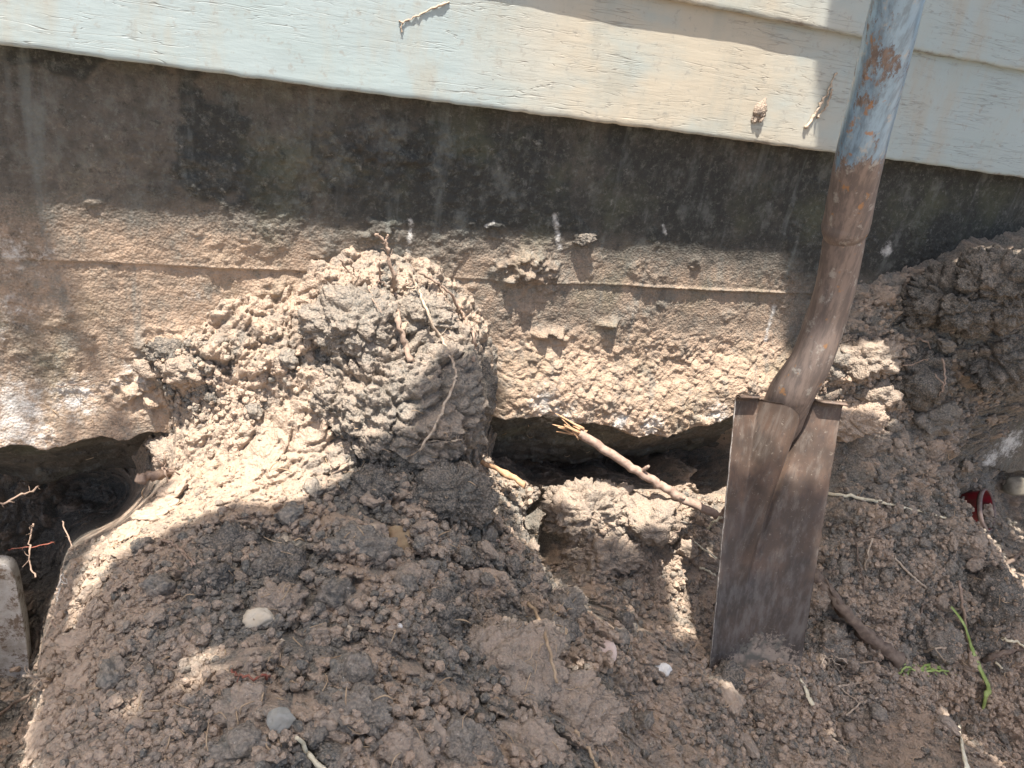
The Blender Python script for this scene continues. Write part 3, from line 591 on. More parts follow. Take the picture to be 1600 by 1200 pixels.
# big, recognisable clods and stones: px, py, size across in photo px, (sx,sy,sz), material, seed, blocky, name, label, category
BIG = [
 (628,600,270,(.98,1.0,.5),'clod_mid',60,.2,'earth_lump','great cracked lump of earth leaning on the wall under the roots','earth lump'),
 (555,505,120,(1,.8,.7),'clod_mid',61,.5,'clod','clod forming the upper left shoulder of the earth lump','clod'),
 (690,640,125,(.8,1.1,.8),'clod_mid',62,.5,'clod','upright clod forming the right flank of the earth lump','clod'),
 (650,495,110,(1.1,.7,.7),'clod_mid',63,.5,'clod','clod at the top of the earth lump between the roots','clod'),
 (560,640,110,(1.1,.8,.5),'clod_brown',64,.6,'clod','broken clod at the lower left of the earth lump','clod'),
 (735,600,70,(.7,1.1,.8),'clod_dark',65,.5,'clod','narrow dark clod hanging at the right edge of the earth lump','clod'),
 (800,1040,150,(1.0,.95,.35),'clod_brown',1,.3,'clod','largest clod, broad flat grey-brown slab with a rust fleck in the bottom middle','clod'),
 (880,1112,145,(1.1,.62,.36),'clod_brown',2,.4,'clod','flat oval clod lying right below the largest clod','clod'),
 (855,990,70,(.9,1,.5),'clod_grey',3,.4,'clod','rounded grey clod resting above the largest clod beside a curved straw','clod'),
 (405,970,46,(1.15,.7,.6),'white_stone',4,.7,'stone','pale cream pointed stone on the dark heap at left','stone'),
 (437,1128,46,(.9,.8,.7),'grey_stone',5,.9,'stone','smooth square grey stone near the bottom left of the heap','stone'),
 (1036,1046,24,(1.1,.8,.7),'chalk',6,.5,'pebble','bright white chalky pebble left of the spade tip','pebble'),
 (947,1018,34,(.9,1,.8),'pink_stone',7,.4,'pebble','pinkish round pebble with a hollow, left of the white pebble','pebble'),
 (626,846,50,(.75,1,.6),'chip',8,.9,'bark_chip','flat tan chip standing among clods on top of the heap','chip'),
 (624,979,9,(1,1,1),'chalk',9,.3,'pebble','tiny round white pebble in the middle of the crumbs','pebble'),
 (352,868,90,(1,.8,.7),'clod_dark',10,.5,'clod','dark damp clod with a deep hollow beside it, upper left of the heap','clod'),
 (440,893,80,(1,.8,.8),'clod_dark',11,.5,'clod','dark blocky clod right of the hollow in the upper left heap','clod'),
 (438,945,70,(1,.8,.8),'clod_brown',12,.4,'clod','brown crumbly clod touching the cream stone','clod'),
 (318,905,52,(1,.8,.7),'clod_dark',13,.6,'clod','small dark blue-grey clod above the reddish patch at left','clod'),
 (700,770,105,(1,.8,.8),'clod_dark',14,.5,'clod','large dark rugged clod at the mouth of the gap under the wall','clod'),
 (650,722,70,(1,.9,.8),'clod_dark',15,.6,'clod','dark clod wedged above the large rugged clod by the gap','clod'),
 (590,755,70,(1,.8,.7),'clod_dark',16,.5,'clod','dark clod left of the large rugged clod by the gap','clod'),
 (700,560,60,(1,.9,.8),'clod_dark',17,.5,'clod','dark clod on the right shoulder of the earth lump by the roots','clod'),
 (1355,560,72,(1,.8,.7),'clod_brown',18,.4,'clod','reddish crumbly clod against the wall right of the spade shaft','clod'),
 (1290,560,58,(1,.8,.7),'clod_grey',19,.5,'clod','grey crumbly clod right behind the spade shaft bend','clod'),
 (1335,650,115,(1.1,.62,.6),'clod_tan',20,.2,'clod','large smooth sunlit tan clod right of the spade shoulder','clod'),
 (1372,617,48,(1,.7,.6),'clod_brown',21,.4,'clod','brown clod sitting on the large smooth tan clod','clod'),
 (1425,585,90,(1,.85,.8),'clod_dark',22,.5,'clod','dark clod hanging under the black earth at upper right','clod'),
 (1490,475,110,(1,.85,.8),'clod_dark',23,.6,'clod','left clod of the black earth mass at upper right','clod'),
 (1570,450,130,(1,.85,.8),'clod_dark',24,.5,'clod','biggest clod of the black earth mass at upper right edge','clod'),
 (1560,560,120,(1,.8,.8),'clod_dark',25,.5,'clod','lower clod of the black earth mass at the right edge','clod'),
 (1450,650,70,(1,.8,.7),'clod_grey',26,.4,'clod','grey clod above the dark hole at right','clod'),
 (915,800,130,(1.15,.7,.7),'clod_brown',27,.3,'clod','broad sunlit clod standing in front of the gap under the wall','clod'),
 (1015,810,85,(1,.8,.7),'clod_brown',28,.4,'clod','crumbly clod right of the broad clod before the gap','clod'),
 (935,868,110,(1.1,.5,.5),'clod_brown',29,.4,'clod','overhanging clod with a black crack beneath it left of the spade','clod'),
 (770,1000,60,(1,.8,.6),'clod_brown',30,.4,'clod','brown clod above the left side of the largest clod','clod'),
 (600,1010,66,(1,.8,.7),'clod_grey',31,.6,'clod','angular grey clod left of the largest clod','clod'),
 (560,1110,70,(1.2,.8,.6),'clod_grey',32,.6,'clod','grey clod lying below and left of the angular clod','clod'),
 (500,1140,75,(1.1,.8,.5),'clod_brown',33,.9,'clod','flat-topped brown block right of the square grey stone','clod'),
 (545,1060,60,(1,.8,.8),'clod_grey',34,.6,'clod','knobbly grey clod in the lower middle of the heap','clod'),
 (720,1170,110,(1.1,.8,.5),'clod_grey',35,.5,'clod','wide clod at the bottom edge below the largest clod','clod'),
 (620,1175,100,(1,.8,.5),'clod_brown',36,.5,'clod','wide brown clod at the bottom edge left of centre','clod'),
 (820,1160,80,(1.1,.8,.5),'clod_brown',37,.5,'clod','clod at the bottom edge under the flat oval clod','clod'),
 (320,1130,70,(1,.8,.7),'clod_dark',38,.5,'clod','dark clod at the lower left below the sunlit patch','clod'),
 (380,1110,75,(1,.8,.6),'clod_brown',39,.5,'clod','brown clod left of the square grey stone','clod'),
 (385,1175,80,(1.1,.8,.5),'clod_grey',40,.5,'clod','grey clod at the bottom edge below the square grey stone','clod'),
 (500,1000,52,(1,.9,.7),'clod_brown',41,.5,'clod','brown clod in the left centre of the crumbs','clod'),
 (570,850,70,(1.2,.7,.6),'clod_grey',42,.5,'clod','flat grey clod left of the tan chip','clod'),
 (640,905,50,(1,.7,.6),'clod_brown',43,.5,'clod','clod right below the tan chip','clod'),
 (680,960,70,(1,.9,.8),'clod_dark',44,.5,'clod','dark crumbly clod above the centre of the heap','clod'),
 (760,915,70,(1.3,.7,.5),'clod_tan',45,.4,'clod','flat tan clod on the right slope of the heap','clod'),
 (880,950,60,(1,.8,.7),'clod_grey',46,.5,'clod','grey clod at the top end of the curved straw','clod'),
 (1140,1060,40,(1,.8,.7),'clod_dark',47,.5,'clod','small black clod at the spade tip','clod'),
 (1290,1005,60,(1,.8,.7),'clod_grey',48,.5,'clod','grey clod right of the buried spade tip','clod'),
 (1270,930,52,(1,1,.7),'clod_brown',49,.4,'clod','smooth brown clod tucked behind the right edge of the blade','clod'),
 (1540,930,90,(1,.8,.6),'clod_dark',50,.5,'clod','dark clod on the right slope near the green grass blade','clod'),
 (1460,1000,60,(1.1,.8,.6),'clod_grey',51,.5,'clod','grey clod left of the green grass blade','clod'),
 (262,550,46,(1,.8,.7),'clod_dark',52,.5,'clod','small dark clod stuck on the wall at left','clod'),
 (240,575,40,(1,.7,.7),'clod_brown',53,.5,'clod','brown clod stuck on the wall below the small dark one','clod'),
 (290,575,60,(1.2,.6,.6),'clod_brown',54,.4,'clod','brown clod jutting right of the dark one on the wall','clod'),
 (915,372,26,(1.3,.6,.35),'clod_dark',55,.4,'clod','small clod stuck high on the concrete by the shadow line','clod'),
 (1186,171,26,(.7,1.2,.12),'clod_brown',56,.3,'mud_splat','brown mud splat dried onto the siding board','mud'),
 (175,1010,30,(1,.8,.5),'clod_brown',57,.4,'clod','small clod on the smooth left slope','clod'),
 (1208,1072,40,(1,.7,.7),'clod_brown',66,.5,'clod','brown clod pushed up against the foot of the blade','clod'),
 (1228,1052,26,(1,.8,.7),'clod_grey',67,.5,'clod','little grey clod at the right corner of the spade tip','clod'),
 (262,712,52,(1,.9,.6),'clod_brown',68,.5,'clod','clod stuck at the lip of the left gap above the root stub','clod'),
 (278,772,40,(1,.8,.6),'clod_tan',69,.6,'clod','sunlit clod just below the root stub','clod'),
 (900,1085,30,(1,.8,.6),'clod_grey',58,.5,'clod','little clod between the two largest clods','clod'),
]
EXTRA = []
def earth_texture(v, rad, r, k):
    n = rad / (np.linalg.norm(rad, axis=1)[:, None] + 1e-9)
    if r > .07: n = n * 0.45 + DV * 0.7 + np.array([0, 0, .1]); n /= np.linalg.norm(n, axis=1)[:, None]
    W = v + np.stack([0.008 * fbm(v, 20, 3, q) + 0.002 * fbm(v, 90, 2, q + 9) for q in (1, 2, 3)], 1)
    d = 0.004 * fbm(v, 45, 4, 71)
    for cell, amp, sd in ((0.036, 0.010, 211), (0.019, 0.0075, 221), (0.011, 0.0055, 231), (0.0065, 0.0035, 241)):
        if cell > r * 1.2: continue
        f1, f2, q = worley3(W, cell, sd); d = d + amp * np.clip((f2 - f1) * 5, 0, 1) ** 0.7 * (0.1 + 0.9 * q) * sstep(q, 0.1, 0.4)
    f1, f2, q = worley3(W, 0.07, 301); d = d - (r > .05) * 0.010 * (1 - sstep(f2 - f1, 0, 0.08))
    return v + n * (d * k)[:, None]
def place_big():
    for (px, py, size, sc3, mat, seed, blk, name, label, cat) in BIG:
        P, n = hit(px, py)
        r = 0.5 * size * pt_scale(P)
        v, f = lump(7 if size > 200 else 6 if size > 100 else 5 if size > 50 else 4, seed * 13 + 5, blk, 0.28, 0.03 if size > 200 else 0.075 if 'clod' in mat else 0.02)
        if size > 200: v = v * 0.93
        view = Vector(CAM - P).normalized()
        nn = (Vector(n).normalized() * 0.35 + view * 0.9 + Vector((0, 0, 0.25))).normalized()
        # x axis stays along the picture's horizontal
        xa = Vector(ROT[:, 0]); xa = (xa - nn * xa.dot(nn)).normalized(); ya = nn.cross(xa)
        R = np.array([xa, ya, nn]).T
        v = (v * np.array(sc3) * r * 1.08) @ R.T + (P - np.array(nn) * r * sc3[2] * (0.0 if name == 'mud_splat' else -0.75 if mat in ('white_stone', 'pink_stone') else -0.3 if 'clod' not in mat else -0.15 if (px > 1400 and py < 640) else 0.12))
        if mat.startswith('clod'):
            v = earth_texture(v, v - P, r, 0.45 if mat == 'clod_tan' else 1.25 if mat == 'clod_dark' else 1.15 if mat == 'clod_mid' else 1.0)
        o = link(name, v, f, M[mat]); tag(o, label, cat); EXTRA.append((v, f))
place_big()
BV = make_bvh(EXTRA)

# protos for the many clods
PROTO = []
for i in range(14):
    v, f = lump(4, 400 + i, 0.2 + 0.06 * i, 0.38, 0.12); v = v * 0.01
    me = bpy.data.meshes.new('clod'); me.from_pydata(v.tolist(), [], f.tolist()); me.update()
    me.polygons.foreach_set('use_smooth', np.ones(len(me.polygons), dtype=bool)); me.materials.append(M[('clod_grey', 'clod_brown', 'clod_grey', 'clod_dark', 'clod_brown', 'clod_grey', 'clod_brown')[i % 7]])
    PROTO.append(me)
EDGE = []
for i in range(3):
    e_ = PROTO[i].copy(); e_.materials.clear(); e_.materials.append(M['clod_tan']); EDGE.append(e_)
def density(px, py):
    """how many loose crumbs lie there, by the look of the heap"""
    d = np.zeros(px.shape)
    for (cx, cy, rx, ry, a) in [(600,950,260,160,1.),(430,900,150,90,.8),(560,1120,330,130,1.),(800,900,140,90,.7),(700,800,160,60,.6),(930,1000,80,60,.6),(1400,900,200,160,.35),(1300,1020,120,80,.5),(1450,560,120,90,.5),(1330,570,80,50,.8),(300,600,120,80,.35),(950,800,140,90,.4),(1000,930,100,60,.4),(200,1000,130,150,.5),(90,1150,120,110,.45),(170,860,90,50,.5),(1400,1120,320,140,.8),(1000,1130,150,90,.12),(560,540,140,90,.2),(1100,980,70,60,.3),(1180,1062,85,26,1.),(1090,1050,30,30,.8),(1270,1040,40,30,.9)]:
        d = np.maximum(d, a * np.exp(-(((px - cx) / rx) ** 2 + ((py - cy) / ry) ** 2) ** 1.5))
    return d
LOOSE = 'loose clods scattered over the heap'
def scatter():
    n = 230000
    s = RNG.uniform(-0.3, 1.9, n); t = RNG.uniform(-0.62, 0.22, n)
    P, N, rgh, tn = ground_sample(s, t)
    px, py = to_px(P); keep = (RNG.rand(n) < density(px, py)) & (px > -80) & (px < 1700) & (py < 1290) & (P[:, 1] < -0.02) & (N @ DV > 0.3)
    P, N, tn, px, py = P[keep], N[keep], tn[keep], px[keep], py[keep]
    # countable clods
    m = 0; used = []
    for i in range(len(P)):
        if m >= 240: break
        r = 0.0075 + 0.0115 * RNG.rand() ** 2.2
        if px[i] > 1620 or px[i] < 60 or py[i] > 1210 or (1090 < px[i] < 1270 and py[i] < 1045): continue
        if any((P[i] - q) @ (P[i] - q) < (0.8 * (r + rq)) ** 2 for q, rq in used): continue
        used.append((P[i], r))
        k = RNG.randint(len(PROTO)); o = bpy.data.objects.new('clod', PROTO[k]); COL.objects.link(o)
        o.location = P[i] + N[i] * r * 0.3; o.scale = (100 * r * RNG.uniform(.85, 1.3), 100 * r * RNG.uniform(.75, 1.1), 100 * r * RNG.uniform(.6, .95))
        o.rotation_euler = frame_from_normal(N[i], RNG.uniform(0, 6.28)).to_euler()
        tint = ('grey', 'brown', 'grey', 'dark', 'brown', 'grey', 'brown')[k % 7]
        where = ('on the bank right of the blade' if px[i] > 1240 else 'in the trench just left of the blade' if px[i] > 950 and py[i] < 1010 else 'below and left of the spade tip' if px[i] > 950
                 else 'on the upper left slope of the heap' if px[i] < 520 and py[i] < 960 else 'near the bottom left corner of the heap' if px[i] < 520 else 'on the crest of the heap below the earth lump' if py[i] < 900 else 'in the middle of the heap' if py[i] < 1040 else 'at the bottom centre of the heap')
        if py[i] < 720: where = 'on the earth piled against the wall'
        tag(o, 'small loose %s clod %s' % (tint, where), 'clod', 'small %s clods %s' % (tint, where)); m += 1
    er = np.random.RandomState(21)
    for (x, y) in [(250,797),(228,812),(205,830),(184,846),(168,868),(158,892),(150,915),(144,945),(136,972),(126,1000),(118,1030),(104,1058),(92,1085),(82,1112),(70,1142),(58,1172),(190,870),(170,930),(150,985),(130,1060),(110,1120),(95,1165),(288,752),(276,768),(268,784),(256,792),(244,803),(234,806),(222,818),(213,824),(200,838),(264,775)]:
        Q, nq = hit(x + er.uniform(-5, 5), y + er.uniform(-5, 5)); r = er.uniform(.006, .014) * (1.35 if x > 198 and y < 845 else 1); k = er.randint(len(PROTO))
        o = bpy.data.objects.new('clod', EDGE[k % 3]); COL.objects.link(o); o.location = Q; o.scale = (100 * r * er.uniform(.9, 1.4), 100 * r, 100 * r * er.uniform(.5, .8))
        o.rotation_euler = frame_from_normal(nq, er.uniform(0, 6.28)).to_euler()
        tag(o, 'pale tan clod on the broken sunlit left edge of the heap', 'clod', 'clods along the broken left edge')
    # crumbs nobody could count
    j = RNG.permutation(len(P))[:48000]
    vs, fs, tones, off = [], [], [], 0
    protos = [lump(2, 900 + q, .9, .45) for q in range(14)]; protos1 = [lump(1, 950 + q, .3, .4) for q in range(8)]
    for c, i in enumerate(j):
        r = 0.0012 + 0.0050 * RNG.rand() ** 2.7
        v, f = protos[c % 14] if r > 0.0024 else protos1[c % 8]
        R = np.array(frame_from_normal(N[i], RNG.uniform(0, 6.28)))
        q = (v * (RNG.uniform(.75, 1.2, 3) * r)) @ R.T + P[i] + N[i] * r * 0.35
        vs.append(q); fs.append(f + off); off += len(q); tones.append(np.full(len(q), np.clip(tn[i] + RNG.uniform(-.45, .5), -.1, 1)))
    for c in range(6500):
        if c % 3: x, y = er.uniform(20, 330), er.uniform(760, 1210)
        else: x, y = er.uniform(1230, 1620), er.uniform(900, 1210)
        Q, nq = hit(x, y); r = 0.0010 + 0.0035 * er.rand() ** 2.5; v, f = protos[c % 14] if r > .0022 else protos1[c % 8]
        if Q[1] > -.1: continue
        Rm = np.array(frame_from_normal(nq, er.uniform(0, 6.28))); q = (v * (er.uniform(.75, 1.2, 3) * r)) @ Rm.T + Q + np.array(nq) * r * .2
        vs.append(q); fs.append(f + off); off += len(q); tones.append(np.full(len(q), er.uniform(.3, 1.0)))
    T_ = np.concatenate(tones)
    o = link('soil_crumbs', np.concatenate(vs), np.concatenate(fs), M['soil'], smooth=False, center=False, attrs={'tone': T_, 'white': np.zeros(len(T_))})
    tag(o, 'countless small earth crumbs strewn over the heap', 'crumbs', None, 'stuff')
scatter()

# ------------------------------------------------------------------ twigs, roots, straws, blades
def smooth_path(pts, rad, sub=6):
    pts = np.array(pts, float); rad = np.array(rad, float); n = len(pts)
    out, ro = [], []
    for i in range(n - 1):
        p0 = pts[max(i - 1, 0)]; p1 = pts[i]; p2 = pts[i + 1]; p3 = pts[min(i + 2, n - 1)]
        for k in range(sub):
            t = k / sub
            out.append(0.5 * ((2 * p1) + (-p0 + p2) * t + (2 * p0 - 5 * p1 + 4 * p2 - p3) * t * t + (-p0 + 3 * p1 - 3 * p2 + p3) * t ** 3))
            ro.append(rad[i] * (1 - t) + rad[i + 1] * t)
    out.append(pts[-1]); ro.append(rad[-1]); return np.array(out), np.array(ro)
def tube_geo(pts, rad, seg=8, wob=0.12, flat=1.0, seed=0, sub=6, jit=0.0):
    p, r = smooth_path(pts, rad, sub); n = len(p); rr = np.random.RandomState(seed)
    if jit: p[1:-1] += rr.normal(size=(n - 2, 3)) * jit
    tan = np.gradient(p, axis=0); tan /= np.linalg.norm(tan, axis=1)[:, None] + 1e-9
    up = np.array([0.1, -0.6, 0.8]); V = []
    for i in range(n):
        a = np.cross(tan[i], up); a /= np.linalg.norm(a) + 1e-9; b = np.cross(a, tan[i])
        k = 1 + wob * rr.normal(size=seg) * 0.5 + wob * rr.normal() * 0.5
        th = np.linspace(0, 2 * np.pi, seg, endpoint=False)
        V.append(p[i] + (np.cos(th) * k * r[i])[:, None] * a + (np.sin(th) * k * r[i] * flat)[:, None] * b)
    V = np.concatenate(V); Fq = []
    for i in range(n - 1):
        for j in range(seg):
            Fq.append((i * seg + j, i * seg + (j + 1) % seg, (i + 1) * seg + (j + 1) % seg, (i + 1) * seg + j))
    Fq.append(tuple(range(seg))[::-1]); Fq.append(tuple((n - 1) * seg + j for j in range(seg)))
    return V, Fq
def join_geo(gs):
    vs, fs, off = [], [], 0
    for v, f in gs:
        vs.append(v); fs += [tuple(q + off for q in x) for x in f]; off += len(v)
    return np.concatenate(vs), fs
def path3(pp):
    """(px, py[, lift above the surface, or 'Y' depth given as ('y', value)]) -> points"""
    out = []
    for q in pp:
        if len(q) == 3 and isinstance(q[2], tuple): out.append(at_y(q[0], q[1], q[2][1]))
        else:
            P, n = hit(q[0], q[1], q[2] if len(q) == 3 else 0.004); out.append(P)
    return out
def strand(name, label, cat, mat, branches, flat=1.0, seg=7, wob=0.12, group=None, jit=0.0006):
    """branches: list of (points, width_start_px, width_end_px)"""
    gs = []
    for bi, (pp, w0, w1) in enumerate(branches):
        pts = path3(pp); n = len(pts)
        rad = [0.5 * (w0 + (w1 - w0) * i / (n - 1)) * pt_scale(pts[i]) for i in range(n)]
        if 'straw' in name: wob = .04
        if 'root' in name: rad = [q * 0.78 for q in rad]
        gs.append(tube_geo(pts, rad, seg, wob * 1.6, flat, bi + len(label), jit=jit * 1.6))
        if 'root' in name and bi == 0:
            hr = np.random.RandomState(len(label) * 7 + n)
            L = sum(np.linalg.norm(pts[i + 1] - pts[i]) for i in range(n - 1))
            for h in range(int(3 + L / 0.02)):
                i = hr.randint(n - 1); a = pts[i] + (pts[i + 1] - pts[i]) * hr.rand(); dr = hr.normal(size=3); dr /= np.linalg.norm(dr); ln = hr.uniform(.004, .014)
                gs.append(tube_geo([a, a + dr * ln * .5 + hr.normal(size=3) * ln * .12, a + dr * ln], [.0005, .0004, .0002], 4, .1, 1, h, sub=3))
    v, f = join_geo(gs); o = link(name, v, f, M[mat]); tag(o, label, cat, group); return o
Y = lambda v: ('y', v)
# the stick propped across the gap
def sticks():
    e = at_y(868, 656, -0.055); a = at_y(905, 676, -0.07); b = at_y(1000, 738, -0.12); c = at_y(1060, 775, -0.155); d = at_y(1125, 808, -0.19); g = at_y(1190, 850, -0.225)
    root = thing('stick', 'long brown broken stick leaning across the dark gap and passing behind the blade', 'stick', tuple(g))
    v, f = tube_geo([a, b, c, d, g], [.0070, .0068, .0070, .0066, .0066], 12, .03, 1, 3, sub=14, jit=.0009)
    kn = []
    for (p, q) in ((b, (14, -6)), (c, (10, 8)), (d, (9, -12))):
        x, y = to_px(p); kn.append(tube_geo([p, at_y(x + q[0], y + q[1] - 4, p[1] - .012)], [.0045, .002], 7, .2, 1, 5))
    v, f = join_geo([(v, f)] + kn); link('stick_shaft', v, f, M['bark'], root)
    sp = []
    for i in range(9):
        r = np.random.RandomState(i); o1 = r.normal(size=3) * .004; o2 = r.normal(size=3) * .007
        sp.append(tube_geo([a + (b - a) * .12 * r.rand() + o1, e + (a - e) * r.uniform(-.15, .6) + o2], [.0032, .0008], 6, .3, .5, i))
    v, f = join_geo(sp); link('torn_end', v, f, M['wood_raw'], root)
sticks()
def fibres():
    gs = []; r = np.random.RandomState(8)
    while len(gs) < 420:
        x = r.uniform(60, 1620); y = r.uniform(640, 1210)
        if r.rand() > (0.9 if x > 1230 and y > 940 else 0.35 if x > 250 else .15) or (1100 < x < 1320 and y < 1060): continue
        P, n = hit(x, y, .002); n = np.array(n); d = r.normal(size=3); d -= n * (d @ n) * .7; d /= np.linalg.norm(d); L = r.uniform(.004, .02)
        m = P + d * L * .5 + r.normal(size=3) * L * .15 + n * .001
        gs.append(tube_geo([P, m, P + d * L + r.normal(size=3) * L * .1], [.0004, r.uniform(.0004, .0009), .0003], 4, .1, 1, 0, sub=3))
    v, f = join_geo(gs); o = link('plant_fibres', v, f, M['straw_brown'], center=False)
    tag(o, 'countless short dry plant fibres strewn through the earth', 'fibres', None, 'stuff')
fibres()
strand('stick', 'dark weathered stick half buried right of the blade, ending at the small grass tuft', 'stick', 'bark_dark', [([(1266, 896, .012), (1300, 930, .012), (1330, 968, .012), (1370, 1005, .012), (1408, 1034, .012)], 17, 20), ([(1290, 905, .02), (1318, 955, .016)], 7, 5), ([(1266, 860, .012), (1272, 895, .014)], 8, 4)], seg=10, wob=.25)
strand('stick', 'short orange-tipped stick poking out of the dark gap', 'stick', 'wood_raw', [([(752, 722, Y(-.06)), (785, 738, Y(-.09)), (820, 758, Y(-.12))], 7, 11)], wob=.25)
strand('root_stub', 'thick broken grey root stub with forked rootlets at the left gap', 'root', 'root_tan', [([(212, 747, Y(-.10)), (245, 741, Y(-.09)), (290, 734, Y(-.06))], 14, 24), ([(262, 738, Y(-.115)), (250, 722, Y(-.12)), (243, 715, Y(-.12))], 4, 2), ([(262, 738, Y(-.115)), (258, 722, Y(-.12)), (256, 706, Y(-.12))], 3, 2), ([(250, 722, Y(-.12)), (238, 720, Y(-.12))], 3, 2), ([(254, 730, Y(-.12)), (262, 750, Y(-.125)), (275, 756, Y(-.12))], 4, 2), ([(255, 733, Y(-.118)), (288, 743, Y(-.11))], 4, 3)], wob=.3, seg=9)
strand('root', 'upright forked pinkish root standing on top of the earth lump', 'root', 'root_tan', [([(586, 366, Y(-.10)), (598, 374, Y(-.10)), (606, 392, Y(-.10)), (614, 430, Y(-.10)), (618, 462, .008), (622, 500, .006), (632, 535, .005), (642, 565, .003)], 5, 12), ([(606, 366, Y(-.10)), (604, 376, Y(-.10)), (606, 392, Y(-.10))], 4, 7)], wob=.25)
strand('root', 'thin dark forked rootlet left of the upright root on the lump', 'root', 'root_tan', [([(531, 405, Y(-.08)), (545, 424, Y(-.07)), (562, 431, Y(-.07)), (590, 438, .006), (612, 450, .004)], 4, 4), ([(547, 405, Y(-.08)), (553, 425, Y(-.07))], 3, 3), ([(594, 410, Y(-.08)), (592, 436, Y(-.07)), (585, 450, .004)], 4, 3), ([(576, 452, .004), (585, 470, .004), (597, 488, .003)], 3, 2)])
strand('root', 'long pale kinked root running down the right face of the lump', 'root', 'root_pale', [([(641, 425, Y(-.09)), (655, 455, Y(-.10)), (668, 488, .010), (690, 530, .008), (705, 560, .008), (713, 585, .008), (706, 606, .006), (690, 645, .006), (672, 678, .005), (655, 705, .005)], 6, 5), ([(630, 432, Y(-.09)), (650, 431, Y(-.09))], 3, 2), ([(636, 450, Y(-.09)), (655, 444, Y(-.10))], 3, 2), ([(643, 452, Y(-.10)), (655, 447, Y(-.10))], 3, 2)])
strand('root', 'tan root arching right of the long pale root down to the wall', 'root', 'root_tan', [([(655, 426, Y(-.07)), (680, 440, Y(-.06)), (705, 460, Y(-.05)), (722, 490, Y(-.05)), (738, 520, .006), (742, 545, .005), (739, 562, .004)], 5, 7)])
strand('rootlet', 'fine curled rootlet at the dark right flank of the lump', 'root', 'root_pale', [([(668, 688, .006), (700, 690, .006), (720, 688, .008), (745, 700, .01)], 3, 2)])
strand('rootlet', 'fine white rootlet loop in the mouth of the gap', 'root', 'root_pale', [([(733, 750, Y(-.15)), (752, 748, Y(-.14)), (770, 743, Y(-.13))], 2.5, 2), ([(762, 640, Y(-.03)), (775, 638, Y(-.04)), (785, 642, Y(-.03))], 2.5, 2)])
strand('straw', 'long straight white straw lying right of the blade', 'straw', 'straw', [([(1286, 770, .006), (1330, 776, .007), (1380, 786, .007), (1430, 797, .006), (1478, 809, .004)], 6, 3), ([(1350, 780, .007), (1378, 782, .01)], 3, 2)])
strand('straw', 'curved tan straw beside the largest clod', 'straw', 'straw_brown', [([(826, 942, .012), (842, 968, .014), (855, 1002, .016), (863, 1035, .016), (870, 1066, .014)], 6, 5)])
strand('straw', 'tan straw at the bottom edge below the flat oval clod', 'straw', 'straw_brown', [([(900, 1142, .014), (915, 1168, .012), (938, 1205, .012)], 6, 6)])
strand('straw', 'pale pointed straw at the bottom left edge', 'straw', 'straw', [([(462, 1152, .012), (482, 1175, .012), (510, 1208, .012)], 6, 10)])
strand('root', 'long thin dark root curving across the smooth left slope', 'root', 'bark_dark', [([(292, 893, .006), (262, 894, .006), (225, 918, .005), (205, 932, .005), (180, 960, .005), (152, 995, .005), (128, 1018, .006), (92, 1046, .008), (60, 1078, .02), (25, 1098, .03), (-10, 1125, .03)], 4, 7), ([(240, 905, .006), (236, 880, .006), (240, 868, .005)], 3, 2)])
strand('root', 'upright dark root crossing the sunlit left edge of the heap', 'root', 'bark_dark', [([(156, 868, .010), (151, 905, .010), (133, 950, .008), (119, 990, .008), (122, 1030, .006), (128, 1050, .004)], 5, 6), ([(130, 900, .008), (150, 912, .008)], 4, 4), ([(150, 912, .008), (160, 916, .004)], 3, 2)])
strand('root', 'pale forked root tip sticking out from the left edge over the hole', 'root', 'root_pale', [([(78, 1060, .004), (60, 1057, Y(-.45)), (37, 1056, Y(-.46))], 8, 5), ([(55, 1057, Y(-.455)), (48, 1070, Y(-.455))], 4, 3), ([(50, 1056, Y(-.455)), (44, 1048, Y(-.46))], 4, 2), ([(72, 1060, Y(-.44)), (78, 1050, Y(-.44))], 3, 2), ([(62, 1078, Y(-.46)), (53, 1073, Y(-.46))], 4, 2)])
strand('rootlet', 'white forked rootlet hanging in the dark hole at left', 'root', 'root_white', [([(98, 897, Y(-.24)), (92, 918, Y(-.24)), (87, 948, Y(-.24))], 3, 3), ([(98, 897, Y(-.24)), (108, 911, Y(-.24)), (108, 930, Y(-.24))], 2.2, 2)])
strand('rootlet', 'dim wavy rootlet hanging left of the white forked one', 'root', 'root_tan', [([(52, 818, Y(-.03)), (46, 850, Y(-.05)), (46, 880, Y(-.06)), (56, 902, Y(-.07))], 3, 3)])
strand('rootlet', 'dim rootlet hanging above the white forked one', 'root', 'root_tan', [([(97, 814, Y(-.03)), (108, 845, Y(-.05)), (118, 876, Y(-.07))], 3, 2)])
strand('rootlet', 'reddish thread root stretched across the back of the left hole', 'root', 'root_red', [([(18, 857, Y(-.02)), (50, 854, Y(-.02)), (85, 847, Y(-.01))], 2, 2)])
strand('root', 'grey root slanting up to the footing at the left edge', 'root', 'root_tan', [([(-10, 792, Y(-.06)), (25, 778, Y(-.05)), (60, 760, Y(-.03))], 4, 4)])
strand('rootlet', 'short tan rootlet leaning on the heap edge inside the left hole', 'root', 'root_tan', [([(82, 970, Y(-.3)), (92, 985, Y(-.31)), (100, 1000, Y(-.33))], 4, 3)])
strand('straw', 'frayed pale straw on top of the dark left clods', 'straw', 'root_tan', [([(242, 842, .006), (268, 848, .008), (288, 862, .012), (305, 882, .012)], 3, 4), ([(248, 840, .006), (278, 856, .010), (300, 884, .012)], 2, 3)])
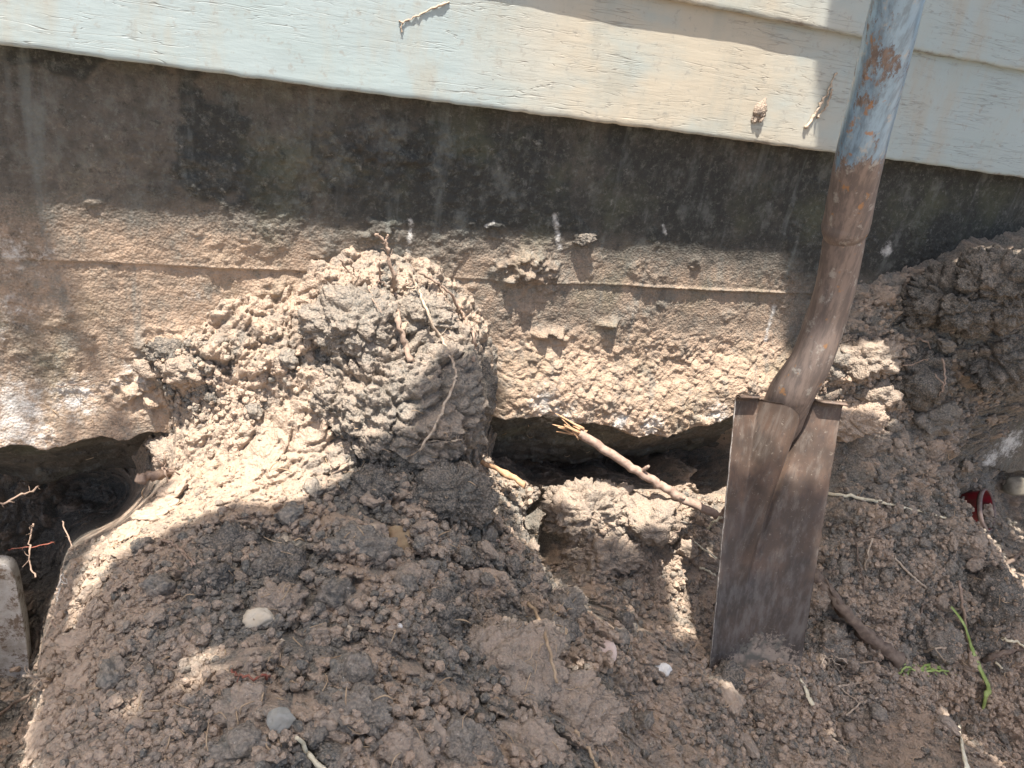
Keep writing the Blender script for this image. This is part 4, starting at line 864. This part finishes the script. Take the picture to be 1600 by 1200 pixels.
strand('rootlet', 'thin rootlet curl on the sunlit earth at the top of the heap', 'root', 'bark_dark', [([(352, 792, .006), (362, 796, .006), (378, 808, .006), (398, 810, .006), (402, 828, .005)], 3, 3)])
strand('root', 'pale root lying in the sunlit patch at lower left', 'root', 'root_pale', [([(168, 1060, .006), (182, 1050, .007), (205, 1047, .006), (232, 1050, .004)], 4, 3)])
strand('root', 'red root fragment among the crumbs right of the sunlit patch', 'root', 'root_red', [([(362, 1046, .014), (375, 1056, .014), (400, 1058, .015), (422, 1056, .014)], 4, 6)])
strand('rootlet', 'short pale rootlet standing below the cream stone', 'root', 'root_pale', [([(442, 998, .012), (436, 1008, .014), (430, 1020, .010)], 4, 3)])
strand('straw', 'short tan straw upright in the left centre crumbs', 'straw', 'root_pale', [([(546, 978, .014), (546, 990, .014), (545, 1000, .01)], 5, 5)])
strand('root', 'frayed root at the crest between heap and gap', 'root', 'root_tan', [([(770, 838, .008), (785, 852, .012), (798, 866, .012), (808, 878, .008)], 5, 7), ([(786, 852, .012), (795, 850, .012), (805, 858, .014)], 3, 2), ([(796, 858, .012), (804, 848, .016), (806, 841, .018)], 3, 2)])
strand('rootlet', 'fine arched rootlet over the crest left of the blade', 'root', 'root_pale', [([(862, 924, .006), (874, 919, .010), (884, 925, .006)], 3, 2)])
strand('rootlet', 'small pale rootlet standing at the end of the crest', 'root', 'root_tan', [([(924, 956, .006), (928, 968, .010), (930, 982, .006)], 3, 5)])
strand('straw', 'pale straws crossed beside the left edge of the blade', 'straw', 'straw', [([(1128, 808, Y(-.20)), (1115, 816, Y(-.2)), (1104, 826, Y(-.19))], 4, 3), ([(1085, 846, .006), (1100, 858, .008), (1120, 872, .008)], 3, 3), ([(1094, 886, .006), (1108, 893, .008), (1118, 900, .006)], 3, 3)])
strand('root', 'dark thin root under the stick left of the blade', 'root', 'bark_dark', [([(1045, 842, .006), (1065, 826, .008), (1085, 812, .008)], 3, 3)])
strand('root', 'pale bent root on the right slope pointing to the green blade', 'root', 'root_pale', [([(1398, 872, .006), (1425, 900, .008), (1445, 916, .008), (1462, 935, .008), (1477, 950, .006)], 4, 6)])
strand('grass_stalk', 'dry pinkish upright stalk behind the green grass blade', 'grass stalk', 'root_tan', [([(1499, 908, .05), (1504, 940, .04), (1508, 980, .03), (1514, 1010, .015), (1516, 1032, .004)], 4, 6)])
strand('grass_sprout', 'bright green bent grass blade at the right', 'grass blade', 'grass', [([(1486, 948, .03), (1506, 975, .035), (1518, 1010, .035), (1530, 1042, .03), (1544, 1072, .02), (1541, 1088, .012), (1536, 1106, .004)], 5, 16)], flat=.3, wob=.03, jit=.0002)
strand('grass_tuft', 'small tuft of yellow green grass at the end of the dark stick', 'grass tuft', 'grass', [([(1400 + 4 * i, 1046 + (i * 7) % 11, .005), (1412 + 6 * i, 1036 + (i * 5) % 13, .012), (1424 + 7 * i, 1040 + (i * 9) % 19, .006)], 4, 2) for i in range(11)], flat=.4)
strand('root', 'thin dark upright rootlets on the slope right of the blade', 'root', 'bark_dark', [([(1338, 848, .010), (1342, 880, .010), (1350, 910, .008), (1348, 965, .005)], 3, 3)])
strand('straw', 'short pale upright straw on the slope right of the blade', 'straw', 'root_pale', [([(1364, 842, .012), (1356, 865, .012), (1352, 890, .006)], 3, 3)])
strand('root', 'dark curled root looping on the right slope', 'root', 'bark_dark', [([(1384, 972, .005), (1398, 980, .007), (1418, 978, .007), (1436, 965, .007), (1442, 940, .005)], 3, 4)])
strand('root', 'thick brown root at the right edge above the bottom corner', 'root', 'bark_dark', [([(1535, 1032, .006), (1560, 1022, .010), (1600, 1012, .010), (1640, 1008, .006)], 8, 14)], wob=.3)
strand('straw', 'pale straws lying on the thick root at the right edge', 'straw', 'straw', [([(1566, 998, .012), (1585, 1003, .014), (1606, 1012, .012)], 5, 3), ([(1556, 1034, .008), (1566, 1044, .008)], 4, 3)])
strand('root', 'grey root entering from the right edge below the red cup', 'root', 'bark_dark', [([(1612, 856, .02), (1585, 872, .016), (1565, 888, .008)], 10, 6)])
strand('straw', 'pale broad straw standing at the bottom right edge', 'straw', 'straw', [([(1500, 1134, .016), (1504, 1165, .02), (1512, 1210, .02)], 8, 12)], flat=.4)
strand('straw', 'tan pointed husk beside the spade tip', 'husk', 'straw', [([(1252, 1062, .012), (1260, 1080, .014), (1270, 1102, .008)], 7, 9)], flat=.4)
strand('root', 'pale branching root lying right of the spade tip', 'root', 'root_pale', [([(1292, 1086, .007), (1312, 1074, .009), (1335, 1068, .008), (1356, 1064, .006)], 6, 3), ([(1314, 1042, .009), (1340, 1036, .009), (1365, 1034, .007)], 4, 3), ([(1372, 1090, .007), (1345, 1100, .009), (1322, 1118, .006)], 4, 4), ([(1312, 1074, .008), (1345, 1100, .009)], 3, 3)])
strand('rootlet', 'pale forked rootlet between the grass tuft and the green blade', 'root', 'root_pale', [([(1445, 1018, .008), (1462, 1012, .01), (1478, 1012, .008)], 5, 4), ([(1462, 1012, .010), (1475, 1032, .008)], 3, 2)])
strand('rootlet', 'tangle of pale curly rootlets right of the buried blade', 'root', 'root_pale', [([(1278 + 5 * i, 1030 + (i * 11) % 17, .006), (1286 + 4 * i, 1022 + (i * 7) % 15, .014), (1294 + 6 * i, 1034 + (i * 13) % 21, .012), (1288 + 5 * i, 1046 + (i * 5) % 12, .006)], 2.5, 2) for i in range(6)])
strand('root', 'dark root arching from the spade tip', 'root', 'bark_dark', [([(1172, 1078, .006), (1198, 1066, .012), (1222, 1054, .012), (1234, 1044, .006)], 4, 3)])
strand('straw', 'short pale straw on the bare earth at the bottom right', 'straw', 'straw', [([(1465, 1124, .006), (1476, 1132, .008)], 4, 3)])
strand('straw', 'tiny pale straw left of the tan husk by the spade tip', 'straw', 'straw', [([(1228, 1108, .006), (1244, 1116, .006)], 4, 3)])
strand('rootlet', 'thin root scratching the concrete left of the earth lump', 'root', 'bark_dark', [([(88, 604, .003), (120, 602, .004), (165, 592, .004), (205, 583, .003)], 3, 2)])
strand('rootlet', 'curly rootlets clinging to the black earth at upper right', 'root', 'root_tan', [([(1432, 528, .012), (1448, 534, .014), (1454, 545, .010)], 3, 3), ([(1472, 560, .012), (1477, 590, .014), (1472, 612, .010)], 4, 4), ([(1462, 585, .012), (1474, 600, .014), (1468, 618, .010)], 3, 2), ([(1410, 572, .010), (1430, 568, .012), (1450, 560, .012)], 3, 2)])
strand('dried_vine', 'dried pale vine tendril stuck across the siding board top', 'vine', 'root_pale', [([(628, 50, .001), (630, 36, .0015), (650, 26, .0015), (675, 14, .0015), (702, 3, .001)], 2, 3.5), ([(630, 36, .0015), (624, 32, .001)], 3, 2)], wob=.3, jit=.0003)
strand('dried_weed', 'dried pale plant stem stuck to the siding left of the shaft', 'stem', 'root_pale', [([(1308, 114, .002), (1296, 138, .003), (1284, 160, .003), (1272, 182, .003), (1259, 200, .002)], 2, 4.5), ([(1300, 140, .003), (1290, 168, .004), (1276, 184, .003)], 3, 3)], wob=.35)

# ------------------------------------------------------------------ things in the holes
def white_slab():
    v, f = ICO[5]; v = np.sign(v) * np.abs(v) ** 0.14; v = v / np.abs(v).max(0)
    e = at_y(43, 975, 0.0); hz = abs(at_y(30, 880, 0.0)[2] - at_y(30, 1080, 0.0)[2]) / 2
    v = v * [0.10, 0.012, hz]; v[:, 0] -= 0.0045 * (v[:, 2] / hz) ** 2
    v[:, 1] += 0.008 * np.clip(np.abs(v[:, 0]) / 0.10 - 0.86, 0, 1) * -6 * (v[:, 1] < 0) + 0.0015 * fbm(v, 40, 3, 5)
    return link('plastic_box', v + e + [-0.10, 0, 0], f, M['white_plastic'])
tag(white_slab(), 'dirty white plastic box edge lying in the dark hole at left', 'box')
def red_cup():
    c = at_y(1540, 797, -0.07); ax = Vector((0.25, -0.55, 0.35)).normalized()
    R = np.array(frame_from_normal(ax, 0)); root = thing('plastic_cup', 'red plastic cup lying in the dark hole at right', 'cup', tuple(c))
    prof_ = [(.044, -.001), (.0455, .001), (.0455, .003), (.044, .005), (.03, -.085), (.034, -.08), (.043, .0), (.045, .004), (.044, .006), (.042, .0), (.033, -.076), (0, -.078)]
    def lathe(pr, seg=40):
        th = np.linspace(0, 2 * np.pi, seg, endpoint=False); V = []; Fq = []
        for (r, z) in pr: V.append(np.stack([r * np.cos(th), r * np.sin(th), np.full(seg, z)], 1))
        V = np.concatenate(V)
        for i in range(len(pr) - 1):
            for j in range(seg): Fq.append((i * seg + j, i * seg + (j + 1) % seg, (i + 1) * seg + (j + 1) % seg, (i + 1) * seg + j))
        return V, Fq
    v, f = lathe(prof_); link('cup_body', v @ R.T + c, f, M['red_plastic'], root)
    v, f = lathe([(.044, -.003), (.0465, .0), (.0465, .004), (.044, .007), (.0425, .004), (.044, -.003)]); link('rim', v @ R.T + c, f, M['rim_plastic'], root)
red_cup()
def block():
    v, f = lump(4, 77, 1.0, .06, .02); v = np.sign(v) * np.abs(v) ** 0.55
    c = at_y(1592, 760, 0.0); v = v * [.045, .02, .022] + c
    tag(link('brick', v, f, M['block']), 'pale buff brick end under the footing at the right edge', 'brick')
block()

# ------------------------------------------------------------------ spade
def spade():
    TL = at_t(1149, 622, 1.075); TR = at_t(1315, 634, 1.095); BL = at_t(1104, 1090, 1.135); BR = at_t(1243, 1085, 1.15)
    CT = (TL + TR) / 2; root = thing('drain_spade', 'narrow rusty drain spade with worn blue shaft stuck upright in the earth', 'spade', tuple((BL + BR) / 2))
    ex = (TR - TL); wtop = np.linalg.norm(ex); ex /= wtop; dn = ((BL + BR) / 2 - CT); Lb = np.linalg.norm(dn); dn /= Lb
    nf = np.cross(ex, dn); nf /= np.linalg.norm(nf)
    if nf @ (CAM - CT) < 0: nf = -nf
    nu, nv = 121, 150; us = np.linspace(-1, 1, nu); vs_ = np.linspace(0, 1.06, nv)
    def surf(u, v, off=0.0):
        L = TL + (BL - TL) * v; R = TR + (BR - TR) * v
        jg = .0005 * math.sin(v * 37 + u) * math.sin(v * 83) * abs(u) ** 8
        c = (L + R) / 2 + (R - L) / 2 * u + ex * jg
        b = -0.016 * (1 - u * u) * (1.0 - 0.35 * v)                              # dished
        ucr = 0.38 - 1.5 * v + 0.6 * v * v; ul = -0.52 - 0.2 * v
        vv_ = min(v / 0.62, 1.0)
        if vv_ < 1 and ucr > ul:
            x = (u - ul) / max(ucr - ul, .05); hgt = 0.042 * (1 - vv_) ** 0.9
            if 0 < x < 1:
                sk = x ** (1 + 0.9 * vv_); b += hgt * math.sin(math.pi * min(sk, 1)) ** 0.75 if sk < .5 else hgt * max(0, math.sin(math.pi * min(sk, 1))) ** 0.55
        if vv_ < 1: b -= 0.010 * (1 - vv_) ** .5 * math.exp(-((u - ucr - .07) / .08) ** 2)
        return c + nf * (b + off)
    F_, Bk, mud, edge, low = [], [], [], [], []
    for v in vs_:
        for u in us:
            F_.append(surf(u, v, .0012)); Bk.append(surf(u, v, -.0012))
            low.append(v)
            edge.append(0.75 * math.exp(-((1 - abs(u)) / .025) ** 2) * (1 if u < 0 else .5))
            mud.append(0.75 * float(sstep(np.array(v + 0.05 * math.sin(u * 3 + 1)), .74, .93)) + 0.08)
    a = grid_faces(nv, nu); N = nu * nv; faces = [tuple(x) for x in a] + [tuple((x + N)[::-1]) for x in a]
    for i in range(nv - 1):
        for j in (0, nu - 1): faces.append((i * nu + j, (i + 1) * nu + j, (i + 1) * nu + j + N, i * nu + j + N))
    for i in (0, nv - 1):
        for j in range(nu - 1): faces.append((i * nu + j, i * nu + j + 1, i * nu + j + 1 + N, i * nu + j + N))
    V = np.array(F_ + Bk); link('blade', V, faces, M['blade'], root, attrs={'mud': np.array(mud * 2), 'edge': np.array(edge * 2), 'low': np.array(low * 2)})
    # treads: the turned-forward top edges
    for (u0, u1) in ((-1.0, -0.54), (0.44, 1.0)):
        rows = []; prof_ = [(0, 0.004), (0.0, -0.002), (0.003, -0.0055), (0.010, -0.0065), (0.017, -0.0045), (0.017, -0.002), (0.010, -0.003), (0.004, -0.002), (0.002, 0.004)]
        for u in np.linspace(u0, u1, 16):
            p = surf(u, 0.0); e = 1.0
            if abs(u) < 0.6: e = max(0.15, (abs(u) - 0.42) / 0.18)
            rows.append([p + nf * q * e + dn * w_ for q, w_ in prof_])
        V = np.array(rows).reshape(-1, 3); a = grid_faces(len(rows), len(prof_)); fc = [tuple(x) for x in a] + [tuple(range(len(prof_))), tuple(range(len(V) - len(prof_), len(V)))[::-1]]
        link('tread', V, fc, M['blade'], root, attrs={'mud': np.full(len(V), .1)})
    # socket and shaft
    def part(name, path, r0, mat, attr, seg=28, wob=0.012, cap=True):
        wob = 0.003
        pts = [at_t(*q[:3]) for q in path]; p, r = smooth_path(pts, [q[3] for q in path], 12)
        v, f = tube_geo(pts, [q[3] for q in path], seg, wob, 1, 4, sub=12)
        o = link(name, v, f, M[mat], root, attrs=attr(v)); return o
    def ctr(x, y, t, w): return (x, y, t, w / 2 * t / 1200)
    soc = [(1216, 690, 1.145, .020), (1222, 662, 1.122, .028), (1229, 632, 1.096, .0315), ctr(1239, 610, 1.077, 69), ctr(1254, 586, 1.062, 65), ctr(1270, 557, 1.048, 62), ctr(1290, 500, 1.028, 61), ctr(1301, 465, 1.012, 60), ctr(1309, 430, .998, 60), ctr(1318, 380, .976, 62), ctr(1322, 340, .958, 62)]
    part('socket', soc, 0, 'shaft', lambda v: {'wear': np.full(len(v), .95)})
    sh = [ctr(1319.5, 360, .967, 61), ctr(1320.2, 357, .964, 71), ctr(1324, 342, .957, 71), ctr(1334, 290, .932, 71), ctr(1350, 215, .895, 74), ctr(1368, 145, .862, 75), ctr(1391, 50, .816, 78), ctr(1405, -10, .790, 79), ctr(1450, -180, .72, 80), ctr(1510, -400, .64, 80)]
    def wear(v):
        x, y = to_px(v); return {'wear': 0.36 + 0.5 * sstep(y, 190, 330) + 0.16 * np.exp(-((y - 105) / 35.0) ** 2)}
    part('shaft', sh, 0, 'shaft', wear)
spade()

# ------------------------------------------------------------------ added unseen foliage, shaped to throw the wanted shade
def inside(poly, x, y):
    c = np.zeros(x.shape, bool); n = len(poly)
    for i in range(n):
        x1, y1 = poly[i]; x2, y2 = poly[(i + 1) % n]
        k = ((y1 > y) != (y2 > y)) & (x < (x2 - x1) * (y - y1) / (y2 - y1 + 1e-12) + x1); c ^= k
    return c
def added_tree():
    shade = [
      [(70,1260),(60,1100),(87,1060),(121,1025),(129,976),(147,934),(168,913),(175,888),(210,864),(266,832),(308,808),(360,792),(480,792),(540,748),(600,710),(650,698),(662,600),(700,565),(765,560),(775,650),(735,700),(772,760),(832,872),(950,945),(1000,985),(1110,1000),(1260,1040),(1500,1000),(1800,1000),(1800,1260)],
      [(1232,300),(1760,300),(1760,1090),(1250,1090),(1240,1000),(1245,700),(1290,698),(1330,690),(1372,702),(1410,668),(1436,628),(1402,600),(1412,560),(1372,528),(1330,540),(1290,520),(1238,560)],
      [(815,865),(960,850),(1040,905),(1050,990),(930,955)],
      [(1315,-160),(1800,-160),(1800,300),(1275,300)],
      [(-60,760),(270,752),(262,785),(150,845),(118,905),(100,1000),(70,1070),(40,1150),(20,1250),(-60,1260)],
      [(-60,300),(50,310),(40,400),(-60,410)],
    ]
    gaps = [[(150,1150),(180,1100),(230,1065),(240,1015),(320,1005),(430,1025),(420,1055),(310,1080),(250,1115),(150,1180)]]
    up = SUN; P2 = []
    uu = np.array(up.cross(Vector((0, 1, 0))).normalized()); vv = np.cross(np.array(up), uu)
    xs, ys = np.meshgrid(np.arange(-60, 1800, 8.0), np.arange(-160, 1260, 8.0)); xs = xs.ravel(); ys = ys.ravel()
    ok = np.zeros(xs.size, bool)
    for p in shade: ok |= inside(p, xs, ys)
    rs = np.random.RandomState(2)
    for p in gaps: ok &= ~(inside(p, xs, ys) & (rs.rand(xs.size) > 0.10))
    half = (xs > 1240) & (ys > 1000)
    pts = []
    for x, y in zip(xs[ok], ys[ok]):
        P, n = hit(x, y); pts.append(P)
    # the blade and lower shaft stand in the same shade
    for y in np.arange(200, 1080, 9.0):
        f = min(max((y - 620) / 440, 0), 1)
        for x in np.arange(1150 - 40 * f, 1316 - 70 * f, 14) if y > 750 else [] if y > 600 else np.arange(1330 - (y - 340) * .33 - 36, 1330 - (y - 340) * .33 + 36, 14):
            pts.append(at_t(x, y, 1.09 + .05 * f if y > 620 else 1.09 - (620 - y) * .0005))
    pts = np.array(pts)
    # one leaf per cell of a grid seen from the sun, small holes closed
    g = 0.009; A = np.round((pts @ uu) / g).astype(int); B = np.round((pts @ vv) / g).astype(int)
    a0, b0 = A.min() - 4, B.min() - 4; G = np.zeros((A.max() - a0 + 5, B.max() - b0 + 5), bool); Dp = np.zeros(G.shape)
    G[A - a0, B - b0] = True; Dp[A - a0, B - b0] = pts @ np.array(SUN)
    def grow(m, k):
        for _ in range(k):
            n = m.copy(); n[1:] |= m[:-1]; n[:-1] |= m[1:]; n[:, 1:] |= m[:, :-1]; n[:, :-1] |= m[:, 1:]; m = n
        return m
    G2 = ~grow(~grow(G, 1), 1) | G
    far_ = ((np.arange(G.shape[0]) + a0) * g * uu[0] > 0.9)[:, None]
    C3 = ~grow(~grow(G, 3) , 3)
    G2 = G2 | (C3 & far_)
    ai, bi = np.nonzero(G2)
    pts = np.outer((ai + a0) * g, uu) + np.outer((bi + b0) * g, vv)
    sun = np.array(SUN); vs, fs, off = [], [], 0; r = np.random.RandomState(5)
    out = np.array([(0, 1.0), (.34, .55), (.40, .1), (.25, -.5), (0, -.95), (-.25, -.5), (-.40, .1), (-.34, .55)])
    for P in pts:
        for _ in range(1):
            c = P + sun * ((1.95 + r.uniform(0, .4) - P[2]) / sun[2]) 
            n = sun + r.normal(size=3) * 0.35; n /= np.linalg.norm(n); R = np.array(frame_from_normal(n, r.uniform(0, 6.28)))
            q = np.concatenate([out * [.017, .017], ], 0); q3 = np.concatenate([q, (0.003 * r.normal(size=(8, 1)))], 1)
            vs.append(q3 @ R.T + c); fs.append(np.arange(8)[None] + off); off += 8
    cz = np.concatenate(vs); ctr = cz.mean(0)
    base = np.array([1.9, -1.9, -0.03])
    root = thing('added_shade_tree', 'added unseen foliage on a stem, shaped to shade the heap', 'added_tree', tuple(base))
    link('added_crown', cz, np.concatenate(fs), M['shade_leaf'], root, smooth=False)
    tr = [tube_geo([base, base + [-.05, .1, .7], base + [-.2, .4, 1.5], base + [-.7, 1.0, 2.1]], [.06, .05, .04, .02], 12, .1, 1, 1)]
    low_ = pts[(pts + np.outer((0 - pts[:, 2]) / sun[2], sun))[:, 1] < -0.3]
    for q in range(18):
        e = low_[r.randint(len(low_))]; e = e + sun * ((2.1 - e[2]) / sun[2]); st = base + np.array([-.2 - .5 * r.rand(), .4 + .6 * r.rand(), 1.2 + .4 * r.rand()])
        tr.append(tube_geo([st, (st + e) / 2 + [0, 0, .1], e], [.014, .008, .003], 7, .1, 1, q))
    v, f = join_geo(tr); link('added_trunk', v, f, M['bark_dark'], root)
added_tree()
